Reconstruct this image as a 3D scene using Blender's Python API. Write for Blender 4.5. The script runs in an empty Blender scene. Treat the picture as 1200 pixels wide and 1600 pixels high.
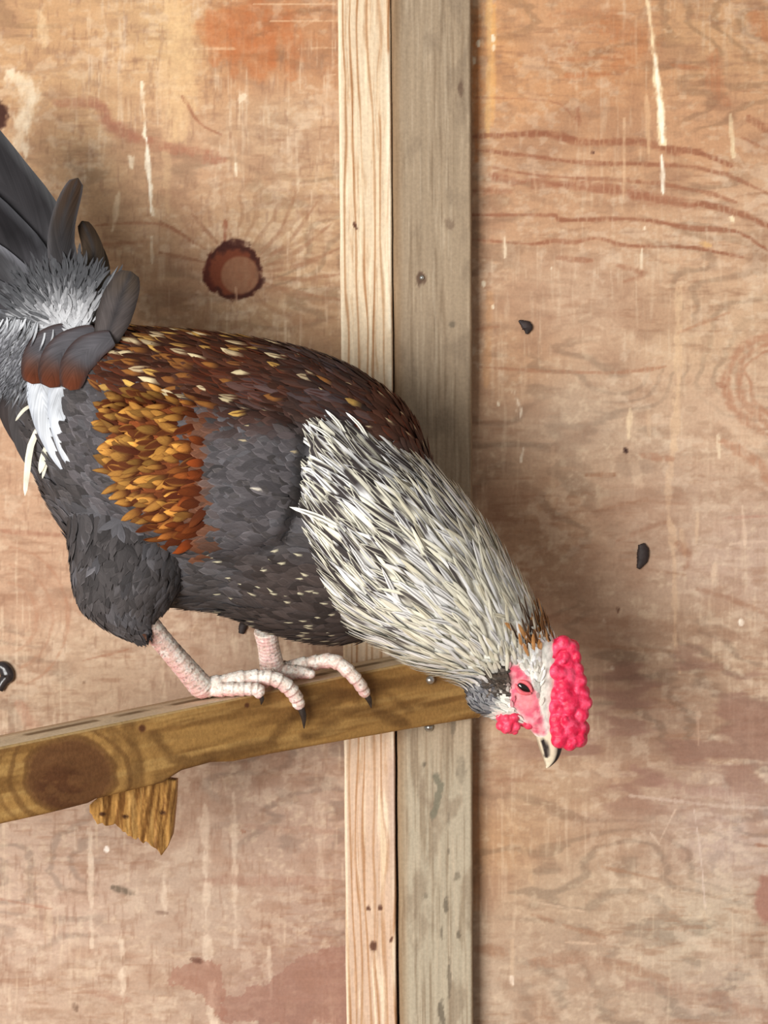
import bpy, bmesh, math, random
import numpy as np
from mathutils import Vector
from mathutils.bvhtree import BVHTree

random.seed(7)
rng = np.random.default_rng(7)
sc = bpy.context.scene
COL = sc.collection

# ------------------------------------------------------------------ camera, light, exposure
D = 1.5                       # camera to plywood
CZ = 0.8                      # camera height
cam_d = bpy.data.cameras.new('camera')
cam_d.sensor_fit = 'VERTICAL'; cam_d.sensor_height = 24; cam_d.lens = 24*D/0.8
cam = bpy.data.objects.new('camera', cam_d); COL.objects.link(cam)
cam.location = (0, -D, CZ); cam.rotation_euler = (math.pi/2, 0, 0)
sc.camera = cam

world = bpy.data.worlds.new('world'); sc.world = world
world.use_nodes = True
bg = world.node_tree.nodes['Background']
bg.inputs['Color'].default_value = (1.0, 0.985, 0.96, 1); bg.inputs['Strength'].default_value = 0.36

def area(name, loc, target, size, power, color):
    l = bpy.data.lights.new(name, 'AREA'); l.shape = 'RECTANGLE'
    l.size, l.size_y = size; l.energy = power; l.color = color
    o = bpy.data.objects.new(name, l); COL.objects.link(o); o.location = loc
    o.rotation_euler = (Vector(target)-Vector(loc)).to_track_quat('-Z', 'Y').to_euler()
    return o
area('doorway_daylight', (-1.15, -2.35, 0.66), (0, 0, 0.8), (1.1, 1.2), 84, (1.0, 0.985, 0.96))

sc.view_settings.view_transform = 'Standard'
sc.view_settings.look = 'None'
sc.view_settings.gamma = 1
sc.view_settings.use_curve_mapping = False
sc.view_settings.exposure = 0.0

# ------------------------------------------------------------------ helpers
def P(px, py, y):             # photograph position at a chosen real distance in front of the plywood
    k = 0.0005*(D+y)/D
    return np.array([(px-600)*k, y, CZ-(py-800)*k])
def Pv(px, py, y):
    k = 0.0005*(D+y)/D
    return np.stack([(px-600)*k, y+0*px, CZ-(py-800)*k], -1)
def to_px(p):
    k = 0.0005*(D+p[..., 1])/D
    return 600+p[..., 0]/k, 800-(p[..., 2]-CZ)/k
def lin(c):
    c = np.clip(np.asarray(c, float), 0, 1)
    return np.where(c <= 0.04045, c/12.92, ((c+0.055)/1.055)**2.4)
def c8(r, g, b): return np.array([r, g, b])/255.0

def _hash(ix, iy, seed):
    h = (ix.astype(np.int64)*374761393 + iy.astype(np.int64)*668265263 + seed*974634777) & 0xffffffff
    h = ((h ^ (h >> 13))*1274126177) & 0xffffffff
    h = ((h ^ (h >> 16))*2246822519) & 0xffffffff
    return ((h ^ (h >> 15)) & 0xffffff)/float(0xffffff)
def vn(x, y, seed=0):
    x = np.asarray(x, float); y = np.asarray(y, float)
    ix = np.floor(x); iy = np.floor(y); fx = x-ix; fy = y-iy
    fx = fx*fx*(3-2*fx); fy = fy*fy*(3-2*fy)
    a = _hash(ix, iy, seed); b = _hash(ix+1, iy, seed); c = _hash(ix, iy+1, seed); d = _hash(ix+1, iy+1, seed)
    return (a*(1-fx)+b*fx)*(1-fy)+(c*(1-fx)+d*fx)*fy
def fbm(x, y, seed=0, o=4):
    s = 0; a = 0.5; t = 0
    for i in range(o):
        s = s+a*vn(x*2**i+17.3*i, y*2**i+5.7*i, seed+i); t += a; a *= 0.55
    return s/t
def sm(a, b, x):
    t = np.clip((x-a)/(b-a), 0, 1); return t*t*(3-2*t)
def mixc(c, col, m):
    return c*(1-m[..., None])+np.asarray(col)*m[..., None]
def seg_dist(x, y, pts):
    best = np.full(np.shape(x), 1e9); bt = np.zeros(np.shape(x)); n = len(pts)-1
    for i in range(n):
        (x0, y0), (x1, y1) = pts[i], pts[i+1]
        dx, dy = x1-x0, y1-y0
        t = np.clip(((x-x0)*dx+(y-y0)*dy)/(dx*dx+dy*dy+1e-9), 0, 1)
        d = np.hypot(x-x0-t*dx, y-y0-t*dy)
        m = d < best; best = np.where(m, d, best); bt = np.where(m, (i+t)/n, bt)
    return best, bt
def in_poly(x, y, poly):
    r = np.zeros(np.shape(x), bool); n = len(poly); j = n-1
    for i in range(n):
        xi, yi = poly[i]; xj, yj = poly[j]
        with np.errstate(divide='ignore', invalid='ignore'):
            c = ((yi > y) != (yj > y)) & (x < (xj-xi)*(y-yi)/((yj-yi) if yj != yi else 1e-9)+xi)
        r ^= c; j = i
    return r
def poly_sd(x, y, poly):      # signed distance, positive inside
    d, _ = seg_dist(x, y, list(poly)+[poly[0]])
    return np.where(in_poly(x, y, poly), d, -d)

def mesh_np(name, verts, faces, mat=None, parent=None, col=None, uv=None, smooth=True):
    me = bpy.data.meshes.new(name)
    verts = np.asarray(verts, np.float32).reshape(-1, 3)
    if isinstance(faces, np.ndarray):
        k = faces.shape[1]; nf = len(faces)
        me.vertices.add(len(verts)); me.vertices.foreach_set('co', verts.ravel())
        me.loops.add(nf*k); me.loops.foreach_set('vertex_index', faces.astype(np.int32).ravel())
        me.polygons.add(nf)
        me.polygons.foreach_set('loop_start', np.arange(0, nf*k, k, dtype=np.int32))
        me.update(calc_edges=True)
    else:
        me.from_pydata(verts.tolist(), [], faces); me.update()
    me.validate()
    if smooth: me.polygons.foreach_set('use_smooth', np.ones(len(me.polygons), bool))
    if col is not None:
        a = me.color_attributes.new('Col', 'FLOAT_COLOR', 'POINT')
        c = np.ones((len(verts), 4), np.float32); c[:, :3] = np.asarray(col).reshape(-1, 3)
        a.data.foreach_set('color', c.ravel())
    if uv is not None:
        a = me.attributes.new('fuv', 'FLOAT_VECTOR', 'POINT')
        u = np.zeros((len(verts), 3), np.float32); u[:, :uv.shape[-1]] = uv.reshape(-1, uv.shape[-1])
        a.data.foreach_set('vector', u.ravel())
    if mat: me.materials.append(mat)
    o = bpy.data.objects.new(name, me); COL.objects.link(o)
    if parent: o.parent = parent
    return o
def bm_obj(name, bm, mat, parent=None, smooth=True):
    me = bpy.data.meshes.new(name); bm.normal_update(); bm.to_mesh(me); bm.free()
    if smooth: me.polygons.foreach_set('use_smooth', np.ones(len(me.polygons), bool))
    if mat: me.materials.append(mat)
    o = bpy.data.objects.new(name, me); COL.objects.link(o)
    if parent: o.parent = parent
    return o
def empty(name, loc):
    o = bpy.data.objects.new(name, None); COL.objects.link(o); o.location = loc
    o.empty_display_size = 0.05; return o
def world_m(o):
    from mathutils import Matrix
    m = Matrix.Translation(o.location)
    return world_m(o.parent) @ o.matrix_parent_inverse @ m if o.parent else m
def adopt(o, parent):         # parent keeping the world place
    o.parent = parent; o.matrix_parent_inverse = world_m(parent).inverted(); return o
def tag(o, label=None, cat=None, group=None, kind=None):
    for k, v in (('label', label), ('category', cat), ('group', group), ('kind', kind)):
        if v: o[k] = v
    return o
def grid_faces(nu, nv, off=0, wrap=False):
    i = np.arange(nv-1)[:, None]*nu; j = np.arange(nu if wrap else nu-1)[None, :]
    j2 = (j+1) % nu
    return np.stack([i+j, i+j2, i+nu+j2, i+nu+j], -1).reshape(-1, 4)+off

# ------------------------------------------------------------------ materials
def new_mat(name, rough=0.7, spec=0.3):
    m = bpy.data.materials.new(name); m.use_nodes = True
    nt = m.node_tree; b = nt.nodes['Principled BSDF']
    b.inputs['Roughness'].default_value = rough; b.inputs['Specular IOR Level'].default_value = spec
    return m, nt, b
def nd(nt, t, **kw):
    n = nt.nodes.new(t)
    for k, v in kw.items(): setattr(n, k, v)
    return n
def wood_mat(name, scale, amount=0.35, bump=0.25, rough=0.75):
    m, nt, b = new_mat(name, rough, 0.22); L = nt.links.new
    at = nd(nt, 'ShaderNodeAttribute', attribute_name='Col')
    tc = nd(nt, 'ShaderNodeTexCoord'); mp = nd(nt, 'ShaderNodeMapping'); mp.inputs['Scale'].default_value = scale
    L(tc.outputs['Object'], mp.inputs['Vector'])
    n1 = nd(nt, 'ShaderNodeTexNoise'); n1.inputs['Scale'].default_value = 1; n1.inputs['Detail'].default_value = 6
    n1.inputs['Roughness'].default_value = 0.65
    L(mp.outputs[0], n1.inputs['Vector'])
    n2 = nd(nt, 'ShaderNodeTexNoise'); n2.inputs['Scale'].default_value = 420; n2.inputs['Detail'].default_value = 3
    L(tc.outputs['Object'], n2.inputs['Vector'])
    ad = nd(nt, 'ShaderNodeMath', operation='ADD'); L(n1.outputs['Fac'], ad.inputs[0]); L(n2.outputs['Fac'], ad.inputs[1])
    mr = nd(nt, 'ShaderNodeMapRange'); mr.inputs[1].default_value = 0.6; mr.inputs[2].default_value = 1.4
    mr.inputs[3].default_value = 1-amount; mr.inputs[4].default_value = 1+amount
    L(ad.outputs[0], mr.inputs[0])
    mx = nd(nt, 'ShaderNodeMix', data_type='RGBA', blend_type='MULTIPLY'); mx.inputs['Factor'].default_value = 1
    L(at.outputs['Color'], mx.inputs[6]); L(mr.outputs[0], mx.inputs[7]); L(mx.outputs[2], b.inputs['Base Color'])
    bp = nd(nt, 'ShaderNodeBump'); bp.inputs['Strength'].default_value = bump; bp.inputs['Distance'].default_value = 0.001
    L(ad.outputs[0], bp.inputs['Height']); L(bp.outputs[0], b.inputs['Normal'])
    return m
def attr_mat(name, rough=0.6, spec=0.3, noise=300, amount=0.25, bump=0.2, sss=0):
    m, nt, b = new_mat(name, rough, spec); L = nt.links.new
    at = nd(nt, 'ShaderNodeAttribute', attribute_name='Col')
    tc = nd(nt, 'ShaderNodeTexCoord')
    n1 = nd(nt, 'ShaderNodeTexNoise'); n1.inputs['Scale'].default_value = noise; n1.inputs['Detail'].default_value = 4
    L(tc.outputs['Object'], n1.inputs['Vector'])
    mr = nd(nt, 'ShaderNodeMapRange'); mr.inputs[1].default_value = 0.3; mr.inputs[2].default_value = 0.7
    mr.inputs[3].default_value = 1-amount; mr.inputs[4].default_value = 1+amount; L(n1.outputs['Fac'], mr.inputs[0])
    mx = nd(nt, 'ShaderNodeMix', data_type='RGBA', blend_type='MULTIPLY'); mx.inputs['Factor'].default_value = 1
    L(at.outputs['Color'], mx.inputs[6]); L(mr.outputs[0], mx.inputs[7]); L(mx.outputs[2], b.inputs['Base Color'])
    bp = nd(nt, 'ShaderNodeBump'); bp.inputs['Strength'].default_value = bump; bp.inputs['Distance'].default_value = 0.001
    L(n1.outputs['Fac'], bp.inputs['Height']); L(bp.outputs[0], b.inputs['Normal'])
    if sss:
        b.inputs['Subsurface Weight'].default_value = sss; b.inputs['Subsurface Radius'].default_value = (1, .3, .2)
        b.inputs['Subsurface Scale'].default_value = 0.003
    return m
def flat_mat(name, rgb, rough=0.5, spec=0.4, metal=0, noise=250, amount=0.3):
    m, nt, b = new_mat(name, rough, spec); L = nt.links.new
    b.inputs['Metallic'].default_value = metal
    tc = nd(nt, 'ShaderNodeTexCoord')
    n1 = nd(nt, 'ShaderNodeTexNoise'); n1.inputs['Scale'].default_value = noise; L(tc.outputs['Object'], n1.inputs['Vector'])
    cr = nd(nt, 'ShaderNodeValToRGB'); c = lin(np.array(rgb)/255)
    cr.color_ramp.elements[0].position = 0.3; cr.color_ramp.elements[1].position = 0.7
    cr.color_ramp.elements[0].color = (*(c*(1-amount)), 1); cr.color_ramp.elements[1].color = (*np.clip(c*(1+amount), 0, 1), 1)
    L(n1.outputs['Fac'], cr.inputs[0]); L(cr.outputs[0], b.inputs['Base Color'])
    return m
def feather_mat(name, rough=0.72, spec=0.10, amount=0.22):
    m, nt, b = new_mat(name, rough, spec); L = nt.links.new
    at = nd(nt, 'ShaderNodeAttribute', attribute_name='Col')
    uv = nd(nt, 'ShaderNodeAttribute', attribute_name='fuv')
    sp = nd(nt, 'ShaderNodeSeparateXYZ'); L(uv.outputs['Vector'], sp.inputs[0])
    ab = nd(nt, 'ShaderNodeMath', operation='ABSOLUTE'); L(sp.outputs[0], ab.inputs[0])
    m1 = nd(nt, 'ShaderNodeMath', operation='MULTIPLY'); L(ab.outputs[0], m1.inputs[0]); m1.inputs[1].default_value = -0.35
    a1 = nd(nt, 'ShaderNodeMath', operation='ADD'); L(sp.outputs[1], a1.inputs[0]); L(m1.outputs[0], a1.inputs[1])
    cb = nd(nt, 'ShaderNodeCombineXYZ')
    m2 = nd(nt, 'ShaderNodeMath', operation='MULTIPLY'); L(a1.outputs[0], m2.inputs[0]); m2.inputs[1].default_value = 26
    L(m2.outputs[0], cb.inputs[0]); L(sp.outputs[2], cb.inputs[1])
    L(sp.outputs[0], cb.inputs[2])
    n1 = nd(nt, 'ShaderNodeTexNoise'); n1.inputs['Scale'].default_value = 1.0; n1.inputs['Detail'].default_value = 3
    L(cb.outputs[0], n1.inputs['Vector'])
    mr = nd(nt, 'ShaderNodeMapRange'); mr.inputs[1].default_value = 0.3; mr.inputs[2].default_value = 0.7
    mr.inputs[3].default_value = 1-amount; mr.inputs[4].default_value = 1+amount; L(n1.outputs['Fac'], mr.inputs[0])
    mx = nd(nt, 'ShaderNodeMix', data_type='RGBA', blend_type='MULTIPLY'); mx.inputs['Factor'].default_value = 1
    L(at.outputs['Color'], mx.inputs[6]); L(mr.outputs[0], mx.inputs[7]); L(mx.outputs[2], b.inputs['Base Color'])
    bp = nd(nt, 'ShaderNodeBump'); bp.inputs['Strength'].default_value = 0.25; bp.inputs['Distance'].default_value = 0.0006
    L(n1.outputs['Fac'], bp.inputs['Height']); L(bp.outputs[0], b.inputs['Normal'])
    return m

M_ply = wood_mat('plywood', (16, 16, 120), 0.13, 0.15)
M_plyr = M_ply
M_stud = wood_mat('stud_wood', (220, 220, 9), 0.16, 0.3)
M_perch = wood_mat('perch_wood', (30, 30, 170), 0.22, 0.3, 0.55)
M_feather = feather_mat('feather')
M_body = attr_mat('body_skin_and_down', 0.75, 0.15, 260, 0.25, 0.3)
M_flesh = attr_mat('comb_flesh', 0.45, 0.4, 330, 0.16, 0.7, 0.2)
M_leg = attr_mat('leg_scales', 0.5, 0.4, 600, 0.2, 0.3, 0.1)
M_beak = attr_mat('beak_horn', 0.28, 0.5, 300, 0.1, 0.05)
M_claw = flat_mat('claw_horn', (52, 44, 40), 0.35)
M_eye = flat_mat('eye_dark', (18, 10, 8), 0.06, 0.8)
M_dirt = flat_mat('dirt', (52, 42, 40), 0.6, 0.3)
M_dirtg = flat_mat('damp_dirt', (48, 42, 42), 0.22, 0.5)
M_metal = flat_mat('galvanised_metal', (190, 190, 185), 0.3, 0.5, 0.9)
M_floor = flat_mat('earth_floor', (150, 120, 90), 0.9, 0.1, 0, 12)

# ------------------------------------------------------------------ plywood wall
ANCH = [(60,60,200,150,105),(150,120,208,160,115),(280,60,215,172,122),(390,60,188,118,74),(480,60,192,134,92),(150,280,202,157,117),
 (300,250,200,152,116),(450,200,202,162,127),(480,350,196,156,118),(300,380,186,142,106),(420,480,180,140,104),(60,900,198,154,124),
 (150,1050,198,163,134),(300,1020,186,150,125),(100,1400,197,163,142),(300,1400,185,155,134),(480,1300,178,144,124),(480,1560,168,130,112),
 (200,1550,192,158,134),(20,700,198,152,120),
 (760,80,215,150,96),(850,60,207,152,110),(950,90,196,134,90),(1100,60,202,151,107),(850,300,197,147,110),(1100,200,202,147,107),
 (1150,350,207,162,127),(900,480,198,158,128),(1100,520,207,167,132),(800,560,188,140,104),(900,650,188,156,130),(1150,650,207,168,138),
 (850,800,182,140,108),(1050,800,188,152,127),(1150,880,194,160,140),(800,1250,184,147,116),(1000,1150,168,132,108),(1100,1000,180,145,118),
 (1150,1300,190,160,145),(900,1400,188,156,128),(1100,1450,198,173,148),(900,1500,180,147,123),(765,1300,188,140,100),(1150,1560,186,156,136),(820,1570,193,163,138)]
def smooth_line(pts):
    if len(pts) < 3: return pts
    p = np.array(pts, float); n = len(p); out = []
    for i in range(n-1):
        p0, p1, p2, p3 = p[max(i-1, 0)], p[i], p[i+1], p[min(i+2, n-1)]
        for f in np.linspace(0, 1, 5)[:-1]:
            out.append(0.5*((2*p1)+(p2-p0)*f+(2*p0-5*p1+4*p2-p3)*f*f+(3*p1-p0-3*p2+p3)*f**3))
    return [tuple(q) for q in out]+[tuple(p[-1])]
def stroke(c, x, y, pts, w, col, k=0.8, taper=False, rag=0.5, seed=3):
    pts = smooth_line(pts)
    lo = [min(p[0] for p in pts)-w*4-12, max(p[0] for p in pts)+w*4+12, min(p[1] for p in pts)-w*4-12, max(p[1] for p in pts)+w*4+12]
    idx = np.nonzero((x > lo[0]) & (x < lo[1]) & (y > lo[2]) & (y < lo[3]))[0]
    if len(idx) == 0: return
    xs, ys = x[idx], y[idx]
    dark = sum(col) < 1.75
    sx, sy = (16, 5) if dark else (5, 16)
    wob = (fbm(xs/sx, ys/sy, seed)-0.5)*w*2.6*rag+(fbm(xs/40, ys/40, seed+9)-0.5)*w*2.6*rag
    d, t = seg_dist(xs, ys, pts)
    ww = w*(0.35+0.65*np.sin(math.pi*np.clip(t*0.92+0.04, 0, 1))**0.5)
    soft = 1.5 if dark else 1.25
    m = (1-sm(ww*0.35, ww*soft, d+wob))*k*np.clip(0.3+1.1*fbm(xs/(sx*1.6), ys/(sy*1.6), seed+4), 0, 1)
    m = m*(1-0.55*sm(0.5, 0.7, fbm(xs/4, ys/22, seed+6))*dark)
    c[idx] = mixc(c[idx], col, np.clip(m, 0, 1))
def paint_wall(x, y, left):
    num = 0; den = 0
    for ax, ay, r, g, b in ANCH:
        if (ax < 640) != left: continue
        w = 1.0/(((x-ax)/110)**2+((y-ay)/90)**2+0.25)**1.6
        num = num+w[:, None]*np.array([r, g, b])/255; den = den+w
    c = num/den[:, None]
    sd = 11 if left else 47
    # rotary-cut figure: contour bands of a stretched height field
    h = fbm(x/420, y/190, sd, 3)*9+fbm(x/60, y/16, sd+5, 3)*0.55
    band = 0.5+0.5*np.sin(h*6.283*1.3)
    patch = sm(0.42, 0.62, fbm(x/230, y/150, sd+8, 3))
    c = c*(1-0.13*(sm(0.62, 0.98, band)*patch)[:, None])
    # torn-grain dashes, mottling and vertical scrapes
    d1 = fbm(x/34, y/5.5, sd+20, 3); d2 = fbm(x/11, y/8, sd+21, 3); d3 = fbm(x/5, y/60, sd+22, 3); d4 = fbm(x/70, y/45, sd+23, 4)
    c = mixc(c, c8(146, 96, 68), sm(0.52, 0.78, d1)*0.36*sm(0.35, 0.65, fbm(x/160, y/70, sd+25, 2)))
    c = mixc(c, c8(150, 104, 78), sm(0.50, 0.74, d4)*0.30)
    c = mixc(c, c8(228, 200, 168), sm(0.55, 0.74, d2)*0.30*sm(0.35, 0.6, 1-d4))
    c = mixc(c, c8(226, 196, 165), sm(0.54, 0.80, d3)*(0.50 if left else 0.32)*sm(0.35, 0.65, fbm(x/90, y/160, sd+24, 2)))
    c = mixc(c, c8(140, 95, 72), sm(0.60, 0.78, fbm(x/5, y/26, sd+31, 3))*(0.30 if left else 0.12))
    sk = sm(0.50, 0.66, fbm(x/16, y/13, sd+33, 4)); c = mixc(c, c8(230, 204, 178), sk*0.28*sm(0.38, 0.6, fbm(x/120, y/120, sd+35, 2)))
    sk = sm(0.56, 0.70, fbm(x/24, y/10, sd+37, 4)); c = mixc(c, c8(152, 112, 86), sk*0.24)
    lum = c.mean(1, keepdims=True); c = (lum+(c-lum)*0.88)*np.array([0.99, 1.0, 0.99])
    S = lambda pts, w, col, k=0.8, **kw: stroke(c, x, y, pts, w, c8(*col), k, **kw)
    DK = (146, 92, 66); WH = (242, 226, 198)
    if left:
        m = (1-sm(0.7, 1.15, np.hypot((x-395)/85, (y-55)/62)+(fbm(x/25, y/30, 71)-0.5)*1.2)); c = mixc(c, c8(182, 104, 58), m*0.42*sm(0.3, 0.6, fbm(x/22, y/40, 72)))
        for q in range(5):
            xx = 330+q*30; S([(xx, 20), (xx+6, 100+22*math.sin(q*2.1))], 9, (180, 98, 52), 0.35)
        S([(270, 0), (285, 90), (278, 220)], 24, (226, 190, 142), 0.6); S([(255, 100), (262, 330)], 9, (218, 182, 140), 0.5)
        S([(20, 118), (48, 150), (30, 215), (42, 240)], 15, WH, 0.7); S([(62, 20), (70, 70)], 10, (228, 200, 160), 0.6)
        S([(85, 162), (150, 160), (178, 196), (235, 222), (320, 243), (350, 250)], 9, (166, 112, 86), 0.8)
        S([(150, 165), (172, 195), (210, 218)], 11, (164, 112, 88), 0.7)
        S([(285, 150), (312, 192), (345, 210)], 2.5, DK, 0.7)
        S([(222, 130), (227, 205), (234, 290), (239, 335)], 3.4, WH, 0.95, rag=0.9); S([(229, 215), (236, 330)], 2.4, (250, 240, 220), 0.9)
        S([(237, 370), (238, 410)], 2.6, WH, 0.5); S([(368, 255), (369, 275)], 2.5, WH, 0.9); S([(203, 245), (207, 262)], 6, WH, 0.7)
        S([(176, 360), (186, 300)], 5, (232, 206, 172), 0.7); S([(465, 300), (470, 270)], 6, WH, 0.5); S([(375, 155), (382, 150)], 6, WH, 0.6)
        for yy in (7, 33, 76, 118): S([(390+yy, yy), (525, yy-1)], 1.6, (228, 195, 158), 0.6)
        S([(300, 76), (370, 76)], 1.6, (228, 195, 158), 0.6)
        # knot with its grain fan
        kx, ky = 365, 424
        ang = np.arctan2(y-ky, x-kx); r = np.hypot(x-kx, (y-ky)*1.05)
        fan = 0.5+0.5*np.sin(ang*23+fbm(x/60, y/60, 81)*9)
        fm = sm(0.70, 0.95, fan)*sm(44, 60, r)*(1-sm(110, 200, r))*(0.35+0.65*sm(-0.2, 0.4, np.cos(ang+0.45)))
        c = mixc(c, c8(140, 96, 68), fm*0.28)
        for k in range(6):
            a0 = math.radians(-38+k*13); S([(kx+52*math.cos(a0), ky+40*math.sin(a0)), (kx+105*math.cos(a0-.12), ky+95*math.sin(a0-.12)), (kx+170*math.cos(a0-.25), ky+180*math.sin(a0-.22))], 3.0, (148, 104, 76), 0.6)
        for a, b_ in (((325, 392), (250, 345)), ((322, 410), (250, 395)), ((340, 380), (300, 335))): S([a, b_], 2.8, (140, 96, 70), 0.7)
        S([(150, 352), (250, 350), (310, 385)], 2.5, DK, 0.5); S([(155, 382), (240, 376)], 3, DK, 0.4)
        S([(352, 378), (352, 345)], 3, (140, 80, 55), 0.7)
        rn = r+(fbm(x/11, y/11, 83)-0.5)*16
        c = mixc(c, c8(112, 56, 34), 1-sm(42, 48, rn))
        c = mixc(c, c8(66, 30, 20), (1-sm(43, 49, rn))*sm(33, 41, rn+(fbm(x/7, y/7, 84)-0.5)*8))
        c = mixc(c, c8(140, 100, 74), (1-sm(27, 32, np.hypot(x-375, (y-430)*1.0)))*(0.7+0.3*vn(x/6, y/12, 9)))
        S([(345, 388), (362, 380), (388, 382)], 6, (62, 26, 18), 0.9); S([(330, 395), (322, 430), (335, 455)], 5, (84, 34, 22), 0.9)
        S([(412, 435), (403, 450)], 5, (60, 28, 20), 0.9); S([(368, 450), (371, 480)], 3, (196, 160, 130), 0.6)
        S([(255, 300), (300, 330), (290, 395)], 12, (150, 108, 82), 0.35); S([(270, 470), (330, 520)], 20, (150, 108, 78), 0.35)
        m = 1-sm(10, 18, np.hypot((x+2), (y-180)*0.62)+(fbm(x/7, y/7, 85)-0.5)*10); c = mixc(c, c8(70, 40, 30), m)
        # lower left
        for rr, k in ((96, 0.5), (72, 0.45), (48, 0.4)):
            pts = [(10+rr*math.cos(t)*1.0, 965+rr*math.sin(t)*1.15) for t in np.linspace(-1.5, 1.25, 9)]; S(pts, 3.2, (166, 118, 90), k)
        S([(0, 830), (95, 836)], 3.5, (156, 106, 82), 0.6); S([(130, 1032), (200, 1015)], 2, DK, 0.5); S([(30, 1100), (60, 1150)], 9, (176, 126, 102), 0.5)
        S([(0, 1405), (80, 1420)], 3, (160, 110, 88), 0.5)
        for xx, y0, y1, w, k in ((140, 1295, 1480, 4, .6), (255, 1350, 1430, 4, .5), (320, 1260, 1500, 7, .45), (365, 1240, 1480, 4, .4), (190, 1470, 1560, 5, .5), (330, 1540, 1600, 6, .6), (420, 1480, 1560, 4, .4), (115, 1270, 1330, 5, .4), (500, 1250, 1420, 7, .25)):
            S([(xx, y0), (xx+3, y1)], w, (232, 212, 188), k, rag=0.9)
        m = in_poly(x+(fbm(x/18, y/18, 86)-.5)*24, y+(fbm(x/18, y/18, 87)-.5)*24, [(345,1600),(350,1560),(420,1535),(470,1500),(520,1478),(545,1475),(545,1600)]); c = mixc(c, c8(150, 108, 92), m*0.62)
        m = in_poly(x+(fbm(x/14, y/14, 88)-.5)*24, y+(fbm(x/14, y/14, 89)-.5)*24, [(262,1530),(275,1505),(320,1498),(350,1510),(350,1600),(320,1560)]); c = mixc(c, c8(152, 106, 88), m*0.55)
        S([(140, 1550), (200, 1562)], 8, (152, 108, 88), 0.5); S([(320, 1375), (530, 1378)], 7, (150, 110, 92), 0.45); S([(380, 1290), (530, 1300)], 5, (158, 118, 98), 0.4)
        S([(176, 1386), (208, 1396)], 5, (112, 96, 80), 0.9); S([(300, 1500), (316, 1503)], 4.5, (104, 70, 56), 0.9); S([(115, 1570), (120, 1578)], 4, (112, 86, 68), 0.8)
        S([(243, 1425), (262, 1427)], 3, (118, 90, 74), 0.6); S([(378, 1298), (382, 1300)], 3, DK, 0.7); S([(130, 1066), (134, 1068)], 3.5, (120, 88, 66), 0.9)
        S([(167, 1325), (168, 1329)], 4, (250, 240, 228), 0.9)
    else:
        S([(764, 0), (766, 90), (763, 215)], 6, (232, 186, 122), 0.6); S([(772, 10), (770, 200)], 4, (226, 170, 104), 0.6)
        S([(744, 20), (745, 250)], 6, (196, 120, 66), 0.55)
        for s in ((748, 68), (770, 60), (741, 95), (771, 76)): S([(s[0], s[1]-4), (s[0], s[1]+4)], 3.4, WH, 0.9)
        S([(738, 213), (860, 210), (905, 222), (1000, 222), (1050, 234), (1090, 238), (1140, 258)], 5.5, DK, 0.9)
        S([(738, 234), (830, 244), (905, 254), (1050, 258), (1130, 272), (1200, 302)], 3.6, DK, 0.75)
        S([(770, 262), (850, 275), (1000, 284), (1100, 300), (1150, 316)], 3.2, DK, 0.75)
        S([(770, 275), (800, 283), (870, 288), (960, 296), (1030, 312), (1085, 322)], 8.5, (152, 98, 72), 0.85)
        S([(740, 298), (800, 300)], 6, DK, 0.55); S([(1090, 318), (1150, 332), (1200, 352)], 5, DK, 0.85)
        S([(738, 336), (860, 336), (880, 344), (990, 342), (1080, 356), (1150, 362), (1200, 392)], 3.8, DK, 0.85)
        S([(738, 374), (830, 381), (870, 376), (900, 378), (935, 372), (980, 384), (1080, 387), (1160, 402)], 3.4, DK, 0.85)
        S([(1170, 185), (1200, 205)], 6, DK, 0.8); S([(1160, 215), (1200, 235)], 3, DK, 0.6); S([(870, 402), (925, 408)], 4, DK, 0.6); S([(965, 415), (1005, 428), (975, 440)], 6, DK, 0.5)
        S([(740, 152), (860, 158), (895, 182)], 2, DK, 0.45); S([(902, 170), (905, 195)], 4, DK, 0.6); S([(890, 66), (900, 66)], 5, (166, 96, 66), 0.6)
        S([(870, 92), (960, 90)], 4, (172, 112, 76), 0.6); S([(885, 118), (950, 116)], 6, (178, 108, 66), 0.6); S([(1050, 102), (1100, 108)], 4, (172, 108, 72), 0.6)
        S([(1120, 80), (1115, 130), (1135, 160)], 11, (178, 112, 76), 0.5); S([(930, 40), (1010, 60), (960, 105)], 20, (184, 112, 68), 0.4); S([(1180, 20), (1200, 60)], 14, (182, 108, 66), 0.4)
        S([(860, 24), (960, 18)], 8, (180, 118, 80), 0.4)
        S([(1010, -10), (1018, 50), (1024, 110), (1031, 160), (1034, 222)], 5.6, (246, 222, 180), 0.95, rag=0.7); S([(1022, 80), (1033, 180), (1035, 222)], 3.0, (255, 246, 226), 0.95)
        S([(1034, 243), (1036, 302)], 3.6, (255, 246, 226), 1.0, rag=0.4)
        S([(1010, 150), (1014, 240)], 3.5, (226, 186, 144), 0.6); S([(975, 185), (975, 320)], 2.6, (226, 190, 152), 0.6); S([(1142, 180), (1146, 245)], 4, (240, 220, 180), 0.7)
        S([(788, 370), (789, 402)], 3.6, (240, 220, 190), 0.8); S([(1003, 388), (1002, 420)], 2.8, (244, 228, 200), 0.8); S([(1007, 355), (1006, 360)], 4, (250, 235, 208), 0.9)
        S([(1143, 340), (1145, 346)], 4, (246, 228, 190), 0.8); S([(832, 260), (838, 300)], 3, (222, 184, 150), 0.5); S([(755, 440), (756, 446)], 3.4, WH, 0.9); S([(770, 478), (771, 482)], 3.4, WH, 0.9)
        S([(861, 418), (862, 421)], 3, WH, 0.9); S([(1095, 380), (1110, 384)], 5, (232, 186, 120), 0.6)
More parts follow.
